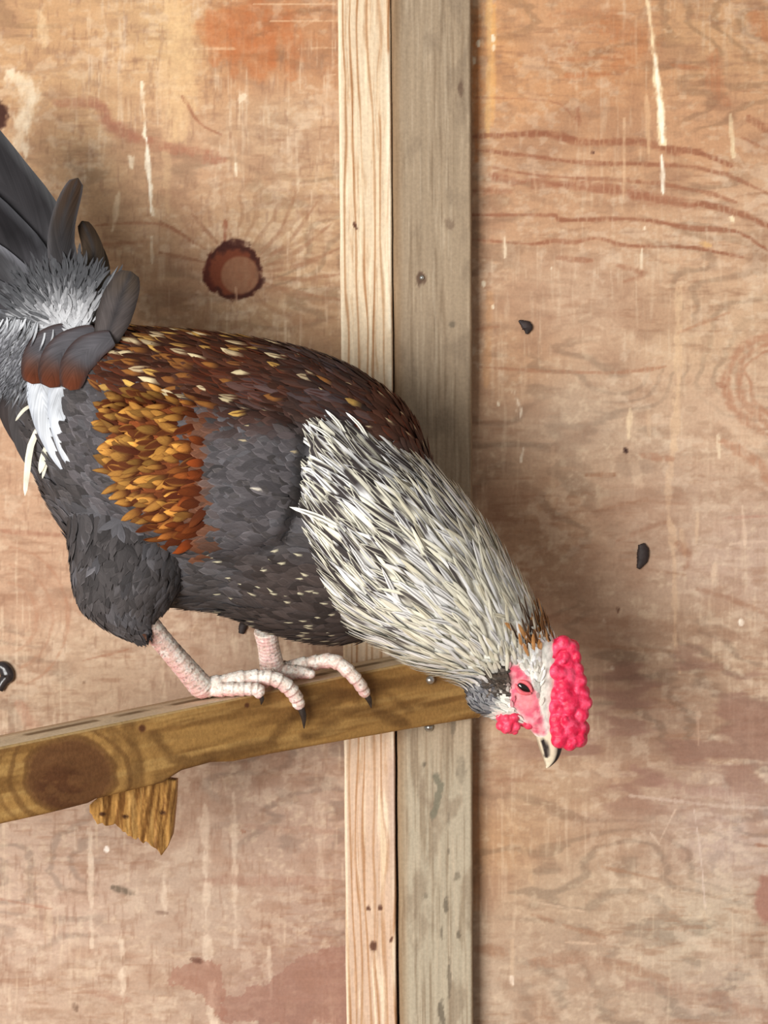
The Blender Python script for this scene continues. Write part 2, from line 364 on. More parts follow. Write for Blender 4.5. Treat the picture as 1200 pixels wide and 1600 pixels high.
        S([(1060, 450), (1058, 620), (1053, 700)], 6, (222, 188, 150), 0.55, rag=0.9); S([(1050, 690), (1044, 800), (1052, 850), (1055, 1000), (1062, 1050)], 4.5, (216, 182, 148), 0.55, rag=0.9)
        S([(804, 612), (812, 640), (816, 685)], 5.5, (232, 214, 190), 0.85, rag=1.0); S([(817, 700), (814, 722)], 3.4, (236, 218, 194), 0.8); S([(778, 628), (779, 634)], 2.8, WH, 0.8)
        S([(985, 640), (982, 685)], 4.4, (232, 206, 170), 0.8); S([(1122, 680), (1124, 715)], 3.6, (236, 214, 182), 0.7); S([(1013, 640), (1015, 680)], 3, (214, 180, 146), 0.5)
        S([(863, 700), (865, 790)], 4, (200, 168, 138), 0.4); S([(995, 735), (1000, 756), (990, 720)], 7, (208, 178, 150), 0.5); S([(1160, 790), (1164, 850)], 4, (222, 194, 168), 0.6)
        S([(1118, 880), (1114, 910)], 4, (218, 190, 162), 0.6); S([(1090, 800), (1088, 850)], 2.5, (214, 182, 150), 0.5); S([(1065, 830), (1070, 870)], 4, (210, 176, 142), 0.5)
        S([(1158, 968), (1157, 976)], 4.5, (248, 236, 218), 0.9); S([(943, 968), (946, 974)], 4.5, (226, 206, 184), 0.8); S([(956, 1043), (957, 1046)], 4, (226, 208, 188), 0.8)
        # cathedral figure at the right margin
        for i, (ox, w) in enumerate(((0, 8), (34, 7), (62, 4))):
            S([(1215, 520+ox*.3), (1165, 540+ox*.5), (1135+ox*.6, 585+ox*.2), (1140+ox*.6, 625), (1165+ox*.7, 655), (1215, 690-ox*.3)], w, (170, 120, 92), 0.7)
        S([(1120, 600), (1135, 605)], 4, DK, 0.6); S([(1130, 690), (1180, 720), (1205, 755)], 9, (172, 122, 94), 0.6); S([(1130, 660), (1200, 700)], 12, (216, 182, 152), 0.5)
        S([(750, 573), (850, 580), (970, 582), (1040, 573)], 3, (158, 108, 80), 0.6); S([(745, 515), (780, 510)], 4, DK, 0.5); S([(1060, 520), (1140, 488)], 3, (168, 118, 88), 0.5)
        S([(915, 742), (960, 742)], 4, (148, 104, 76), 0.6); S([(1000, 710), (1050, 718)], 5, (158, 110, 84), 0.6); S([(925, 800), (1010, 780)], 4, (148, 106, 80), 0.5)
        S([(965, 845), (1010, 825), (1040, 815)], 4, (146, 104, 80), 0.5); S([(1015, 890), (1070, 898)], 3, (142, 102, 78), 0.5); S([(1060, 850), (1075, 870), (1070, 890)], 6, (146, 100, 76), 0.5)
        S([(1090, 920), (1140, 935), (1200, 960)], 4, (146, 104, 80), 0.5); S([(760, 888), (830, 890)], 3, (146, 102, 76), 0.4); S([(1130, 810), (1200, 806)], 3, (168, 118, 100), 0.5); S([(1140, 850), (1200, 845)], 3, (218, 190, 166), 0.5)
        S([(850, 965), (1100, 985), (1200, 1010)], 10, (146, 108, 84), 0.45); S([(900, 1005), (1060, 1020)], 5, (138, 100, 76), 0.45)
        m = sm(0.48, 0.62, fbm(x/90, y/30, 91, 4))*(1-sm(140, 300, np.hypot((x-1040)*0.9, (y-1140)*1.7))); c = mixc(c, c8(140, 104, 88), m*0.7)
        S([(990, 1200), (1060, 1230), (1200, 1250)], 9, (150, 112, 98), 0.5); S([(985, 1243), (1060, 1252), (1130, 1260), (1200, 1262)], 4, (212, 190, 172), 0.6)
        S([(1090, 1100), (1092, 1165)], 2.5, (200, 166, 142), 0.6); S([(910, 1195), (950, 1205), (965, 1222)], 7, (204, 172, 142), 0.4); S([(760, 1218), (860, 1222)], 4, (146, 106, 82), 0.5)
        S([(1084, 1262), (1094, 1330), (1102, 1420)], 2.2, (218, 196, 180), 0.7); S([(1055, 1265), (1028, 1320)], 2, (216, 190, 166), 0.6); S([(1015, 1300), (1034, 1324)], 2.4, (222, 198, 174), 0.7)
        S([(940, 1355), (975, 1362), (1035, 1375)], 3, (154, 112, 84), 0.6); S([(840, 1410), (915, 1425)], 2.4, (218, 188, 160), 0.6); S([(830, 1428), (865, 1440)], 4, (152, 112, 86), 0.6); S([(880, 1445), (945, 1465)], 5, (156, 114, 88), 0.6); S([(885, 1472), (930, 1475)], 3, (216, 186, 158), 0.6)
        S([(780, 1250), (815, 1320), (832, 1380)], 5, (206, 172, 136), 0.4); S([(800, 1470), (801, 1540)], 4, (214, 184, 152), 0.5); S([(800, 1525), (801, 1538)], 3.4, (246, 230, 212), 0.8)
        S([(745, 1480), (790, 1490)], 8, (154, 112, 84), 0.5); S([(830, 1505), (920, 1500), (1040, 1530)], 9, (152, 112, 88), 0.55); S([(980, 1540), (1080, 1550), (1200, 1590)], 12, (158, 118, 98), 0.5); S([(1085, 1490), (1150, 1500), (1200, 1510)], 6, (158, 122, 100), 0.5)
        m = 1-sm(0.8, 1.1, np.hypot((x-1205)/26, (y-1405)/42)+(fbm(x/14, y/14, 93)-.5)*.5); c = mixc(c, c8(158, 112, 96), m*0.8)
        S([(1060, 1455), (1100, 1478), (1180, 1520), (1200, 1560)], 14, (216, 194, 170), 0.5); S([(1180, 1320), (1200, 1322)], 3, DK, 0.5)
        S([(765, 460), (760, 600)], 8, (206, 150, 98), 0.3); S([(742, 1180), (744, 1420)], 8, (190, 132, 88), 0.5)
        S([(977, 702), (979, 705)], 3.6, (58, 36, 30), 1.0); S([(965, 950), (966, 956)], 3.4, (96, 62, 48), 0.9); S([(925, 237), (926, 239)], 3, (76, 44, 36), 0.9)
        S([(825, 975), (835, 1010)], 8, (150, 108, 80), 0.3)
    return c

def wall_panel(x0, x1, left, thick=0.012):
    def lines(a, b, lo, hi, step, big):
        a2, b2 = max(a, lo), min(b, hi)
        v = [np.arange(a, a2, big)] if a < a2 else []
        v.append(np.linspace(a2, b2, int((b2-a2)/step)+1))
        if b > b2: v.append(np.arange(b2+big, b+big*0.99, big))
        r = np.concatenate(v); r[-1] = b if b > b2 else r[-1]
        return r
    xs = lines(x0, x1, -0.312, 0.312, 0.0011, 0.007); zs = lines(0.0, 1.9, 0.39, 1.21, 0.0011, 0.007)
    X, Z = np.meshgrid(xs, zs); nx, nz = len(xs), len(zs)
    px = 600+X/0.0005; py = 800-(Z-CZ)/0.0005
    f = paint_wall(px.ravel(), py.ravel(), left)
    Y = -0.0004*(fbm(px.ravel()/60, py.ravel()/9, 5)-0.5)
    v = np.stack([X.ravel(), Y, Z.ravel()], -1)
    n = len(v)
    faces = grid_faces(nx, nz)
    # the sheet's rim and back
    ring = np.concatenate([np.arange(nx), np.arange(1, nz)*nx+nx-1, (nz-1)*nx+np.arange(nx-2, -1, -1), np.arange(nz-2, 0, -1)*nx])
    vb = v[ring].copy(); vb[:, 1] = thick
    m = len(ring); i = np.arange(m); j = (i+1) % m
    rim = np.stack([ring[j], ring[i], n+i, n+j], -1)
    back = np.array([[n, n+nx-1, n+nx-1+nz-1, n+2*(nx-1)+nz-1]])[:, ::-1]
    allv = np.concatenate([v, vb]); cols = np.concatenate([f, f[ring]*0.8])
    return mesh_np('plywood_panel', allv, np.concatenate([faces, rim, back]), M_ply, None, lin(cols))

wall = empty('wall_back', (0, 0.012, 0.0))
tag(wall, 'back wall of stained tan plywood sheets behind the rooster', None, None, 'structure')
SEAM = 0.0655
pl = wall_panel(-1.15, SEAM-0.0012, True); adopt(pl, wall)
pr = wall_panel(SEAM+0.0012, 1.25, False); adopt(pr, wall)
pl['label'] = 'plywood sheet with a dark round knot'; pr['label'] = 'plywood sheet with wavy horizontal grain and white drips'
bm = bmesh.new(); bmesh.ops.create_grid(bm, x_segments=2, y_segments=2, size=1.0)
for v_ in bm.verts: v_.co = Vector((0.05+v_.co.x*1.2, -0.9+v_.co.y*0.9, 0))
fl = bm_obj('floor', bm, M_floor); tag(fl, 'bare brown earth floor under the perch', None, None, 'structure')

# ------------------------------------------------------------------ studs
def board(name, top, bot, yf, depth, paint, label, zt=1.9, zb=0.0):
    """upright board given by the photograph x of its edges at the picture's top and bottom"""
    nu, nv = 61, 560
    u = np.linspace(0, 1, nu); py = np.concatenate([np.linspace(-1400, -40, 12)[:-1], np.linspace(-40, 1640, nv-22), np.linspace(1640, 2440, 12)[1:]])
    k = 0.0005*(D+yf)/D
    U, PY = np.meshgrid(u, py); t = PY/1600
    l = top[0]+(bot[0]-top[0])*t; r = top[1]+(bot[1]-top[1])*t
    rag = (fbm(PY/40, U*0, 61)-0.5)*1.6
    PX = l+(r-l)*U+rag*((U < 0.01)*1.0+(U > 0.99))
    Z = np.clip(CZ-(PY-800)*k, zb, zt)
    rd = 0.0022*(np.clip(1-np.minimum(U, 1-U)/0.035, 0, 1)**2)
    V = np.stack([(PX-600)*k, yf+rd+0.0006*(fbm(PX/3, PY/150, 62)-.5), Z], -1).reshape(-1, 3)
    n = len(V); nvv = len(py)
    c = paint(PX.ravel(), PY.ravel(), U.ravel())
    faces = [grid_faces(nu, nvv)[:, ::-1]]
    Vb = V.reshape(nvv, nu, 3)[:, [0, -1]].copy(); Vb[:, :, 1] = yf+depth
    cb = c.reshape(nvv, nu, 3)[:, [0, -1]]*0.85
    i = np.arange(nvv-1)
    L0, R0 = i*nu, i*nu+nu-1; lb = n+2*i; rb = n+2*i+1
    faces.append(np.stack([L0, L0+nu, lb+2, lb], -1)[:, ::-1]); faces.append(np.stack([R0, rb, rb+2, R0+nu], -1)[:, ::-1])
    faces.append(np.stack([lb, lb+2, rb+2, rb], -1)[:, ::-1])
    e0, e1 = 0, nvv-1
    faces.append(np.array([[e0*nu, n, n+1, nu-1], [e1*nu, e1*nu+nu-1, n+2*e1+1, n+2*e1]]))
    o = mesh_np(name, np.concatenate([V, Vb.reshape(-1, 3)]), np.concatenate(faces), M_stud, None, lin(np.concatenate([c, cb.reshape(-1, 3)])))
    tag(o, label, None, None, 'structure'); return o
def paint_light(x, y, u):
    w = u*83+(fbm(u*3, y/320, 101, 3)-0.5)*26
    c = np.tile(c8(222, 199, 168), (len(x), 1))
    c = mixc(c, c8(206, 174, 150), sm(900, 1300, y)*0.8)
    g = np.abs(((w/13.5+0.2) % 1)-0.5)*2
    c = mixc(c, c8(164, 116, 76), sm(0.55, 0.95, g)*(0.45+0.55*vn(w/13.5//1*7, y/240, 103)))
    c = mixc(c, c8(178, 134, 94), sm(0.55, 0.8, fbm(w/4, y/70, 104))*0.5)
    c = mixc(c, c8(246, 230, 200), sm(0.58, 0.8, fbm(w/5, y/140, 105))*0.6)
    c = mixc(c, c8(246, 232, 204), (1-sm(0.02, 0.09, u))*0.55)
    c = mixc(c, c8(248, 236, 212), sm(0.86, 0.95, u)*(1-sm(0.97, 1, u))*0.6*sm(0.35, 0.6, vn(u*0, y/60, 106)))
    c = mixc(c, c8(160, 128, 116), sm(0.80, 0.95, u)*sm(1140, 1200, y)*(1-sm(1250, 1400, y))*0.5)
    for (sx, sy, r) in ((583, 1478, 6), (576, 1420, 3.5), (594, 1418, 3.5), (556, 355, 3), (555, 350, 3), (612, 1469, 3)):
        d = np.hypot(x-sx, (y-sy)*0.7)+(vn(x/3, y/3, 107)-.5)*3; c = mixc(c, c8(92, 58, 42), (1-sm(r*0.6, r*1.2, d))*0.9)
    return c
def paint_grey(x, y, u):
    c = np.tile(c8(158, 138, 114), (len(x), 1))
    c = mixc(c, c8(176, 164, 142), sm(1080, 1250, y)*0.9)
    g = fbm(u*26, y/130, 111, 4)
    c = mixc(c, c8(118, 98, 76), sm(0.52, 0.75, g)*0.5); c = mixc(c, c8(186, 168, 144), sm(0.55, 0.75, fbm(u*40, y/90, 112, 3))*0.45)
    c = mixc(c, c8(132, 114, 94), sm(0.55, 0.72, fbm(u*4, y/60, 113, 4))*0.5)
    c = mixc(c, c8(140, 108, 76), (1-sm(0.02, 0.16, u))*0.55)
    c = mixc(c, c8(112, 84, 58), sm(0.955, 0.99, u)*0.5)
    for (sx, sy, rx, ry, k) in ((657, 436, 9, 13, .85), (719, 138, 6, 14, .65), (706, 507, 5, 6, .6), (702, 350, 8, 10, .35), (663, 1195, 4, 6, .7), (708, 1130, 5, 26, .5), (701, 1282, 2.5, 12, .3),
                            (714, 1368, 6, 10, .45), (697, 1416, 5, 13, .65), (716, 1460, 4, 9, .7), (690, 1460, 2, 14, .5), (665, 1400, 4, 6, .4), (701, 1330, 3, 4, .5), (702, 1530, 3.5, 30, .55), (690, 1585, 6, 24, .7), (720, 1205, 9, 22, .3)):
        d = np.hypot((x-sx)/rx, (y-sy)/ry)+(fbm(x/5, y/8, 115)-.5)*1.2
        c = mixc(c, c8(92, 82, 68) if sy > 500 else c8(88, 66, 52), (1-sm(0.6, 1.1, d))*k)
    pts = [(680, 1212), (688, 1228), (682, 1258), (677, 1275)]
    d, _ = seg_dist(x, y, pts); c = mixc(c, c8(118, 112, 94), (1-sm(3.5, 6.5, d+(vn(x/5, y/5, 118)-.5)*4))*0.9)
    return c
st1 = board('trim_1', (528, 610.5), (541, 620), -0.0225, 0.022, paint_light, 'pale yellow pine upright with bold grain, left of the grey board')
st2 = board('trim_2', (611.5, 737), (624, 739.5), -0.022, 0.0215, paint_grey, 'weathered grey upright board with dark stains behind the neck')

def screw(name, px, py, y, r, parent, mat=M_metal):
    c = Vector(P(px, py, y)); bm = bmesh.new()
    prof = [(0, -1.0), (0.35, -0.95), (0.8, -0.6), (1.0, -0.2), (1.0, 0.15), (0.55, 0.5), (0.5, 1.6)]
    rings = []
    for rr, yy in prof:
        rings.append([bm.verts.new(c+Vector((r*rr*math.cos(a), yy*r, r*rr*math.sin(a)))) for a in np.linspace(0, 2*math.pi, 12, False)])
    for a, b in zip(rings, rings[1:]):
        for i in range(12):
            try: bm.faces.new((a[i], a[(i+1) % 12], b[(i+1) % 12], b[i]))
            except ValueError: pass
    bmesh.ops.remove_doubles(bm, verts=bm.verts, dist=1e-6)
    return adopt(bm_obj(name, bm, mat), parent)
screw('nail', 659, 434, -0.0225, 0.0019, st2); screw('screw', 670, 1136, -0.0230, 0.0036, st2)

# ------------------------------------------------------------------ perch
PY_L, PY_R = -0.25, -0.0235
def perch_front(px):          # depth of the front face at photograph x
    a, b = P(0, 0, PY_L), P(752, 0, PY_R)
    # intersect the view ray with the vertical plane through a and b
    k = (px-600)*0.0005/D
    # x = k*(D+y);  x = a0 + (y-a1)*s
    s = (b[0]-a[0])/(b[1]-a[1])
    return (k*D-a[0]+a[1]*s)/(s-k)
pa, pb = P(0, 1168, PY_L), P(752, 1012, PY_R)
PD = (pb-pa)/np.linalg.norm(pb-pa)
PN = np.array([-PD[1], PD[0], 0]); PN /= np.linalg.norm(PN)      # away from the camera
PT = 0.046
def make_perch():
    prof = [(-420, 128), (-150, 122), (0, 120), (70, 119), (139, 116), (150, 112), (205, 110), (255, 108), (285, 95), (330, 92), (367, 98), (420, 98), (545, 101), (640, 104), (735, 108), (760, 109)]
    # photograph x -> height of the face in photograph pixels at that depth
    pxs = np.concatenate([np.linspace(-420, -20, 24)[:-1], np.linspace(-20, 756, 330)])
    hs = np.interp(pxs, [p[0] for p in prof], [p[1] for p in prof])
    nu = len(pxs); nv = 56
    yf = np.array([perch_front(p) for p in pxs])
    k = 0.0005*(D+yf)/D
    X = (pxs-600)*k
    s = (X-pa[0])/(pb[0]-pa[0]); Zt = pa[2]+s*(pb[2]-pa[2])
    H = hs*k
    # rounded box section: list of (offset back, fraction down)
    front = np.linspace(0, 1, nv)
    Vs = []; C = []
    PYt = 800-(Zt-CZ)/k
    for i, f in enumerate(front):
        rd = 0.0016*np.clip(1-min(f, 1-f)/0.05, 0, 1)**2
        wav = 0.0012*(fbm(pxs/50, f*6+0*pxs, 131)-.5)
        Vs.append(np.stack([X+PN[0]*(rd+wav), yf+PN[1]*(rd+wav), Zt-H*f], -1)); C.append(paint_perch(pxs, PYt+hs*f, f))
    def rest(off, f, cfun):
        Vs.append(np.stack([X+PN[0]*off, yf+PN[1]*off, Zt-H*f], -1)); C.append(cfun)
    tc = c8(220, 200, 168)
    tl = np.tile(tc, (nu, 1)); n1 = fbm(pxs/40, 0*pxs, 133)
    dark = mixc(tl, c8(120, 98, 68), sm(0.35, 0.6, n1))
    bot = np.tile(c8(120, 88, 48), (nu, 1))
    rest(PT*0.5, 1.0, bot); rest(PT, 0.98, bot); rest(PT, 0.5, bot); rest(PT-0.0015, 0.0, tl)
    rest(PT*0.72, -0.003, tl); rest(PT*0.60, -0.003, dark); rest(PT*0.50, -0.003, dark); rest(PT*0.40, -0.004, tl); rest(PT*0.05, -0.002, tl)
    V = np.stack(Vs, 0); C = np.stack(C, 0)
    # end is cut flush with the stud face
    yend = -0.0228
    over = V[:, :, 1] > yend
    sft = np.where(over, (V[:, :, 1]-yend)/PD[1], 0)
    V = V-sft[..., None]*PD
    m = V.shape[0]
    idx = np.arange(m)[:, None]*nu+np.arange(nu)[None]
    a = idx; b = np.roll(idx, -1, 0)
    faces = np.stack([a[:, :-1], a[:, 1:], b[:, 1:], b[:, :-1]], -1).reshape(-1, 4)
    o = mesh_np('perch', V.reshape(-1, 3), faces[:, ::-1], M_perch, None, lin(C.reshape(-1, 3)))
    bm = bmesh.new(); bm.from_mesh(o.data); bmesh.ops.contextual_create(bm, geom=[e for e in bm.edges if e.is_boundary and e.verts[0].co.x < -0.3])
    bm.to_mesh(o.data); bm.free()
    return o
def paint_perch(x, y, f):
    c = np.tile(c8(156, 118, 66), (len(x), 1))
    g = fbm(x/160, (y+x*0.2)/22, 141, 4)
    c = mixc(c, c8(112, 78, 40), sm(0.48, 0.68, g)*0.65); c = mixc(c, c8(186, 150, 92), sm(0.55, 0.75, fbm(x/120, (y+x*.2)/12, 142, 3))*0.5)
    # big knot at left
    r = np.hypot((x-108)/84, (y-1212)/68)+(fbm(x/40, y/40, 143)-.5)*0.25
    ring = 0.5+0.5*np.sin(r*24)
    c = mixc(c, c8(104, 72, 38), sm(0.5, 0.9, ring)*(1-sm(1.0, 1.9, r))*0.65)
    c = mixc(c, c8(98, 64, 38), (1-sm(0.72, 0.92, r))*0.92); c = mixc(c, c8(80, 48, 28), (1-sm(0.5, 0.8, np.hypot((x-95)/60, (y-1230)/50)))*sm(0.4, 0.6, fbm(x/20, y/9, 144))*0.7)
    # sweeping figure right of the knot
    for pts, w, k in (([(190, 1290), (215, 1200), (200, 1130)], 10, .6), ([(240, 1150), (270, 1185), (300, 1190), (420, 1160), (470, 1110), (520, 1085), (560, 1090)], 8, .75),
                      ([(250, 1225), (330, 1190), (430, 1168)], 7, .6), ([(480, 1150), (530, 1118), (580, 1108), (630, 1130)], 9, .7), ([(500, 1120), (545, 1082), (600, 1080), (640, 1110)], 5, .5), ([(170, 1140), (185, 1160), (180, 1200)], 6, .5), ([(560, 1060), (640, 1070), (740, 1050)], 8, .45)):
        d, _ = seg_dist(x, y, pts); c = mixc(c, c8(96, 66, 34), (1-sm(w*.2, w*1.7, d+(fbm(x/22, y/14, 145)-.5)*14))*k*np.clip(0.2+1.2*fbm(x/50, y/12, 146), 0, 1))
    for (sx, sy, rr) in ((222, 1138, 6), (386, 1102, 4)):
        c = mixc(c, c8(80, 46, 28), (1-sm(rr*.6, rr*1.3, np.hypot(x-sx, y-sy)))*0.9)
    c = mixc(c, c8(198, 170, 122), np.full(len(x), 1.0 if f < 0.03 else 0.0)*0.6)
    return c
perch = make_perch()
tag(perch, 'brown square timber perch with a large oval knot, fixed to the uprights', 'perch')
# broken underside splinter
def make_splinter():
    poly = [(140, 1262), (146, 1282), (168, 1292), (180, 1290), (196, 1302), (222, 1314), (240, 1324), (252, 1336), (262, 1322), (270, 1304), (273, 1270), (275, 1228), (240, 1215), (180, 1225)]
    yb = perch_front(200)+0.012
    nx, nz = 70, 34
    xs = np.linspace(140, 275, nx)
    up = np.interp(xs, [140, 180, 240, 275], [1258, 1225, 1215, 1220])
    lo = np.interp(xs, [140, 146, 168, 180, 196, 222, 240, 252, 262, 270, 275], [1266, 1282, 1292, 1290, 1302, 1314, 1324, 1335, 1322, 1304, 1245])
    lo = lo+(vn(xs/4, 0*xs, 151)-.5)*7
    V = []; C = []
    for j in range(nz):
        f = j/(nz-1); y = up+(lo-up)*f
        yy = yb+(xs-200)*0.0003+0.0030*(fbm(xs/5, y/60, 152)-.5)+0.004*f
        V.append(Pv(xs, y, yy))
        c = np.tile(c8(178, 132, 72), (nx, 1)); c = mixc(c, c8(104, 66, 30), sm(0.45, 0.7, fbm(xs/5+y*.03, y/70, 153))*0.8); c = mixc(c, c8(214, 172, 106), sm(0.55, 0.75, fbm(xs/4, y/50, 154))*0.6)
        for sx, sy in ((196, 1276), (254, 1270), (160, 1272)): c = mixc(c, c8(60, 34, 20), (1-sm(3, 7, np.hypot(xs-sx, (y-sy)*1.6)))*0.9)
        C.append(c)
    V = np.array(V); C = np.array(C)
    Vb = V.copy(); Vb[..., 1] = yb+0.014+(xs-200)*0.0003
    n = nx*nz
    f1 = grid_faces(nx, nz); f2 = grid_faces(nx, nz)[:, ::-1]+n
    ring = np.concatenate([np.arange(nx), np.arange(1, nz)*nx+nx-1, (nz-1)*nx+np.arange(nx-2, -1, -1), np.arange(nz-2, 0, -1)*nx])
    j = np.roll(ring, -1); rim = np.stack([ring, ring+n, j+n, j], -1)
    o = mesh_np('broken_splinter', np.concatenate([V.reshape(-1, 3), Vb.reshape(-1, 3)]), np.concatenate([f1, f2, rim]), M_perch, None, lin(np.concatenate([C.reshape(-1, 3)]*2)))
    o['label'] = 'torn yellow splinter hanging under the perch'
    return adopt(o, perch)
make_splinter()
screw('screw', 672, 1062, perch_front(672)-0.0005, 0.0036, perch)

# ------------------------------------------------------------------ rooster: lofted forms
def catmull(vals, t):
    vals = np.asarray(vals, float); n = len(vals)
    i = np.clip(np.floor(t).astype(int), 0, n-2); f = (t-i)[..., None] if vals.ndim > 1 else t-i
    g = lambda k: vals[np.clip(k, 0, n-1)]
    p0, p1, p2, p3 = g(i-1), g(i), g(i+1), g(i+2)
    return 0.5*((2*p1)+(-p0+p2)*f+(2*p0-5*p1+4*p2-p3)*f*f+(-p0+3*p1-3*p2+p3)*f**3)
WING = [(478, 672), (430, 640), (340, 622), (240, 618), (170, 632), (132, 690), (150, 760), (205, 830), (275, 868), (370, 872), (440, 850), (472, 780)]
class Loft:
    def __init__(s, secs, e=0.92, bump=None):
        s.secs = secs; s.n = len(secs); s.e = e; s.bump = bump
        T = np.array([P(a[0], a[1], a[4]) for a in secs]); B = np.array([P(a[2], a[3], a[4]) for a in secs])
        s.C = (T+B)/2; s.H = (T-B)/2; s.w = np.array([a[5] for a in secs])
    def base(s, t, th):
        C = catmull(s.C, t); H = catmull(s.H, t); w = np.maximum(catmull(s.w, t), 0.0005)
        c, sn = np.cos(th), np.sin(th)
        c = np.sign(c)*np.abs(c)**s.e; sn = np.sign(sn)*np.abs(sn)**s.e
        p = C+H*c[..., None]; p[..., 1] -= w*sn
        return p
    def frame(s, t, th):
        p = s.pos(t, th); e = 1e-3
        dt = (s.pos(np.clip(t+e, 0, s.n-1), th)-s.pos(np.clip(t-e, 0, s.n-1), th))/(2*e)
        dth = (s.pos(t, th+e)-s.pos(t, th-e))/(2*e)
        n = np.cross(dth, dt); n /= np.linalg.norm(n, axis=-1, keepdims=True)+1e-12
        c = catmull(s.C, t); sg = np.sign(np.sum((p-c)*n, -1, keepdims=True)); n = n*np.where(sg == 0, 1, sg)
        return p, dt, dth, n
    def pos(s, t, th):
        p = s.base(t, th)
        if s.bump: 
            px, py = to_px(p); b = s.bump(px, py)*np.clip(np.abs(np.sin(th))*1.4-0.35, 0, 1)
            p = p.copy(); p[..., 1] -= b*np.sign(np.sin(th))
        return p
    def mesh(s, nt=60, nth=40):
        t = np.linspace(0, s.n-1, nt); th = np.linspace(0, 2*math.pi, nth, False)
        TT, TH = np.meshgrid(t, th, indexing='ij')
        v = s.pos(TT.ravel(), TH.ravel()); f = [tuple(q) for q in grid_faces(nth, nt, 0, True)]
        f.append(tuple(range(nth))[::-1]); f.append(tuple((nt-1)*nth+i for i in range(nth)))
        return v, f
def wing_bump(px, py): return 0.009*sm(-4, 22, poly_sd(px, py, WING))+0.004*sm(10, 70, poly_sd(px, py, WING))
YB = -0.140
torso = Loft([(88, 500, 70, 610, YB, .020), (120, 505, 30, 655, YB, .034), (165, 512, 52, 720, YB, .048), (230, 518, 88, 800, YB, .060), (310, 524, 150, 888, YB, .068),
              (395, 535, 245, 938, YB, .072), (480, 553, 345, 955, YB, .073), (555, 583, 440, 990, YB, .071), (622, 628, 530, 1002, YB, .064),
              (662, 690, 600, 985, YB, .052), (680, 755, 650, 930, YB, .030), (690, 800, 672, 880, YB, .008)], 0.92, wing_bump)
neck = Loft([(512, 628, 462, 850, -0.155, .058), (545, 645, 492, 905, -0.157, .064), (618, 690, 545, 972, -0.159, .064), (690, 752, 600, 1005, -0.160, .058), (746, 812, 655, 1036, -0.160, .049), (802, 897, 700, 1052, -0.158, .038),
             (850, 972, 727, 1072, -0.156, .027), (872, 1008, 738, 1104, -0.155, .021), (872, 1048, 766, 1118, -0.155, .0185), (868, 1100, 794, 1128, -0.155, .0145), (866, 1140, 824, 1138, -0.155, .010), (862, 1158, 838, 1152, -0.155, .005)], 1.0)
thigh = Loft([(310, 800, 105, 800, -0.172, .030), (300, 860, 112, 862, -0.177, .036), (285, 910, 117, 912, -0.180, .033), (258, 950, 132, 952, -0.182, .025), (240, 968, 175, 985, -0.183, .016), (236, 976, 208, 1000, -0.183, .009)], 1.0)

def ico(c, r, sub=2, scale=(1, 1, 1)):
    bm = bmesh.new(); bmesh.ops.create_icosphere(bm, subdivisions=sub, radius=1)
    v = np.array([q.co[:] for q in bm.verts])*np.array(scale)*r+np.asarray(c); f = [tuple(q.index for q in g.verts) for g in bm.faces]; bm.free()
    return v, f
def tube(pts, rad, seg=14, n=40, ripple=0, rn=10, flat=1.0):
    pts = np.array(pts, float); m = len(pts); t = np.linspace(0, m-1, n)
    c = catmull(pts, t); r = catmull(np.array(rad, float), t)
    d = np.gradient(c, axis=0); d /= np.linalg.norm(d, axis=1, keepdims=True)+1e-12
    up = np.array([0, -1.0, 0.15]); a = np.cross(d, up); a /= np.linalg.norm(a, axis=1, keepdims=True)+1e-12; b = np.cross(a, d)
    s = np.linspace(0, 1, n)
    V = []
    for i in range(n):
        rr = r[i]*(1+ripple*(((s[i]*rn) % 1)-0.5))
        for k in range(seg):
            q = 2*math.pi*k/seg; V.append(c[i]+a[i]*math.cos(q)*rr*flat+b[i]*math.sin(q)*rr)
    f = [tuple(q) for q in grid_faces(seg, n, 0, True)]; f.append(tuple(range(seg))[::-1]); f.append(tuple((n-1)*seg+i for i in range(seg)))
    return np.array(V), f
def union(name, parts, voxel, mat, smooth=2, colf=None, fac=0.5):
    V = []; F = []; off = 0
    for v, f in parts:
        V.append(v); F += [tuple(i+off for i in q) for q in f]; off += len(v)
    me = bpy.data.meshes.new('tmp'); me.from_pydata(np.concatenate(V).tolist(), [], F); me.update()
    bm = bmesh.new(); bm.from_mesh(me); bmesh.ops.recalc_face_normals(bm, faces=bm.faces); bm.to_mesh(me); bm.free()
    o = bpy.data.objects.new('tmp', me); COL.objects.link(o)
    r = o.modifiers.new('r', 'REMESH'); r.mode = 'VOXEL'; r.voxel_size = voxel
    s = o.modifiers.new('s', 'SMOOTH'); s.iterations = smooth; s.factor = fac
    dg = bpy.context.evaluated_depsgraph_get()
    m2 = bpy.data.meshes.new_from_object(o.evaluated_get(dg))
    bpy.data.objects.remove(o); bpy.data.meshes.remove(me)
    m2.name = name; o = bpy.data.objects.new(name, m2); COL.objects.link(o)
    m2.materials.clear(); m2.materials.append(mat)
    m2.polygons.foreach_set('use_smooth', np.ones(len(m2.polygons), bool))
    co = np.zeros(len(m2.vertices)*3, np.float32); m2.vertices.foreach_get('co', co); co = co.reshape(-1, 3)
    if colf is not None:
        no = np.zeros(len(co)*3, np.float32); m2.vertices.foreach_get('normal', no)
        c = np.ones((len(co), 4), np.float32); c[:, :3] = lin(colf(co.astype(float), no.reshape(-1, 3)))
        a = m2.color_attributes.new('Col', 'FLOAT_COLOR', 'POINT'); a.data.foreach_set('color', c.ravel())
    return o

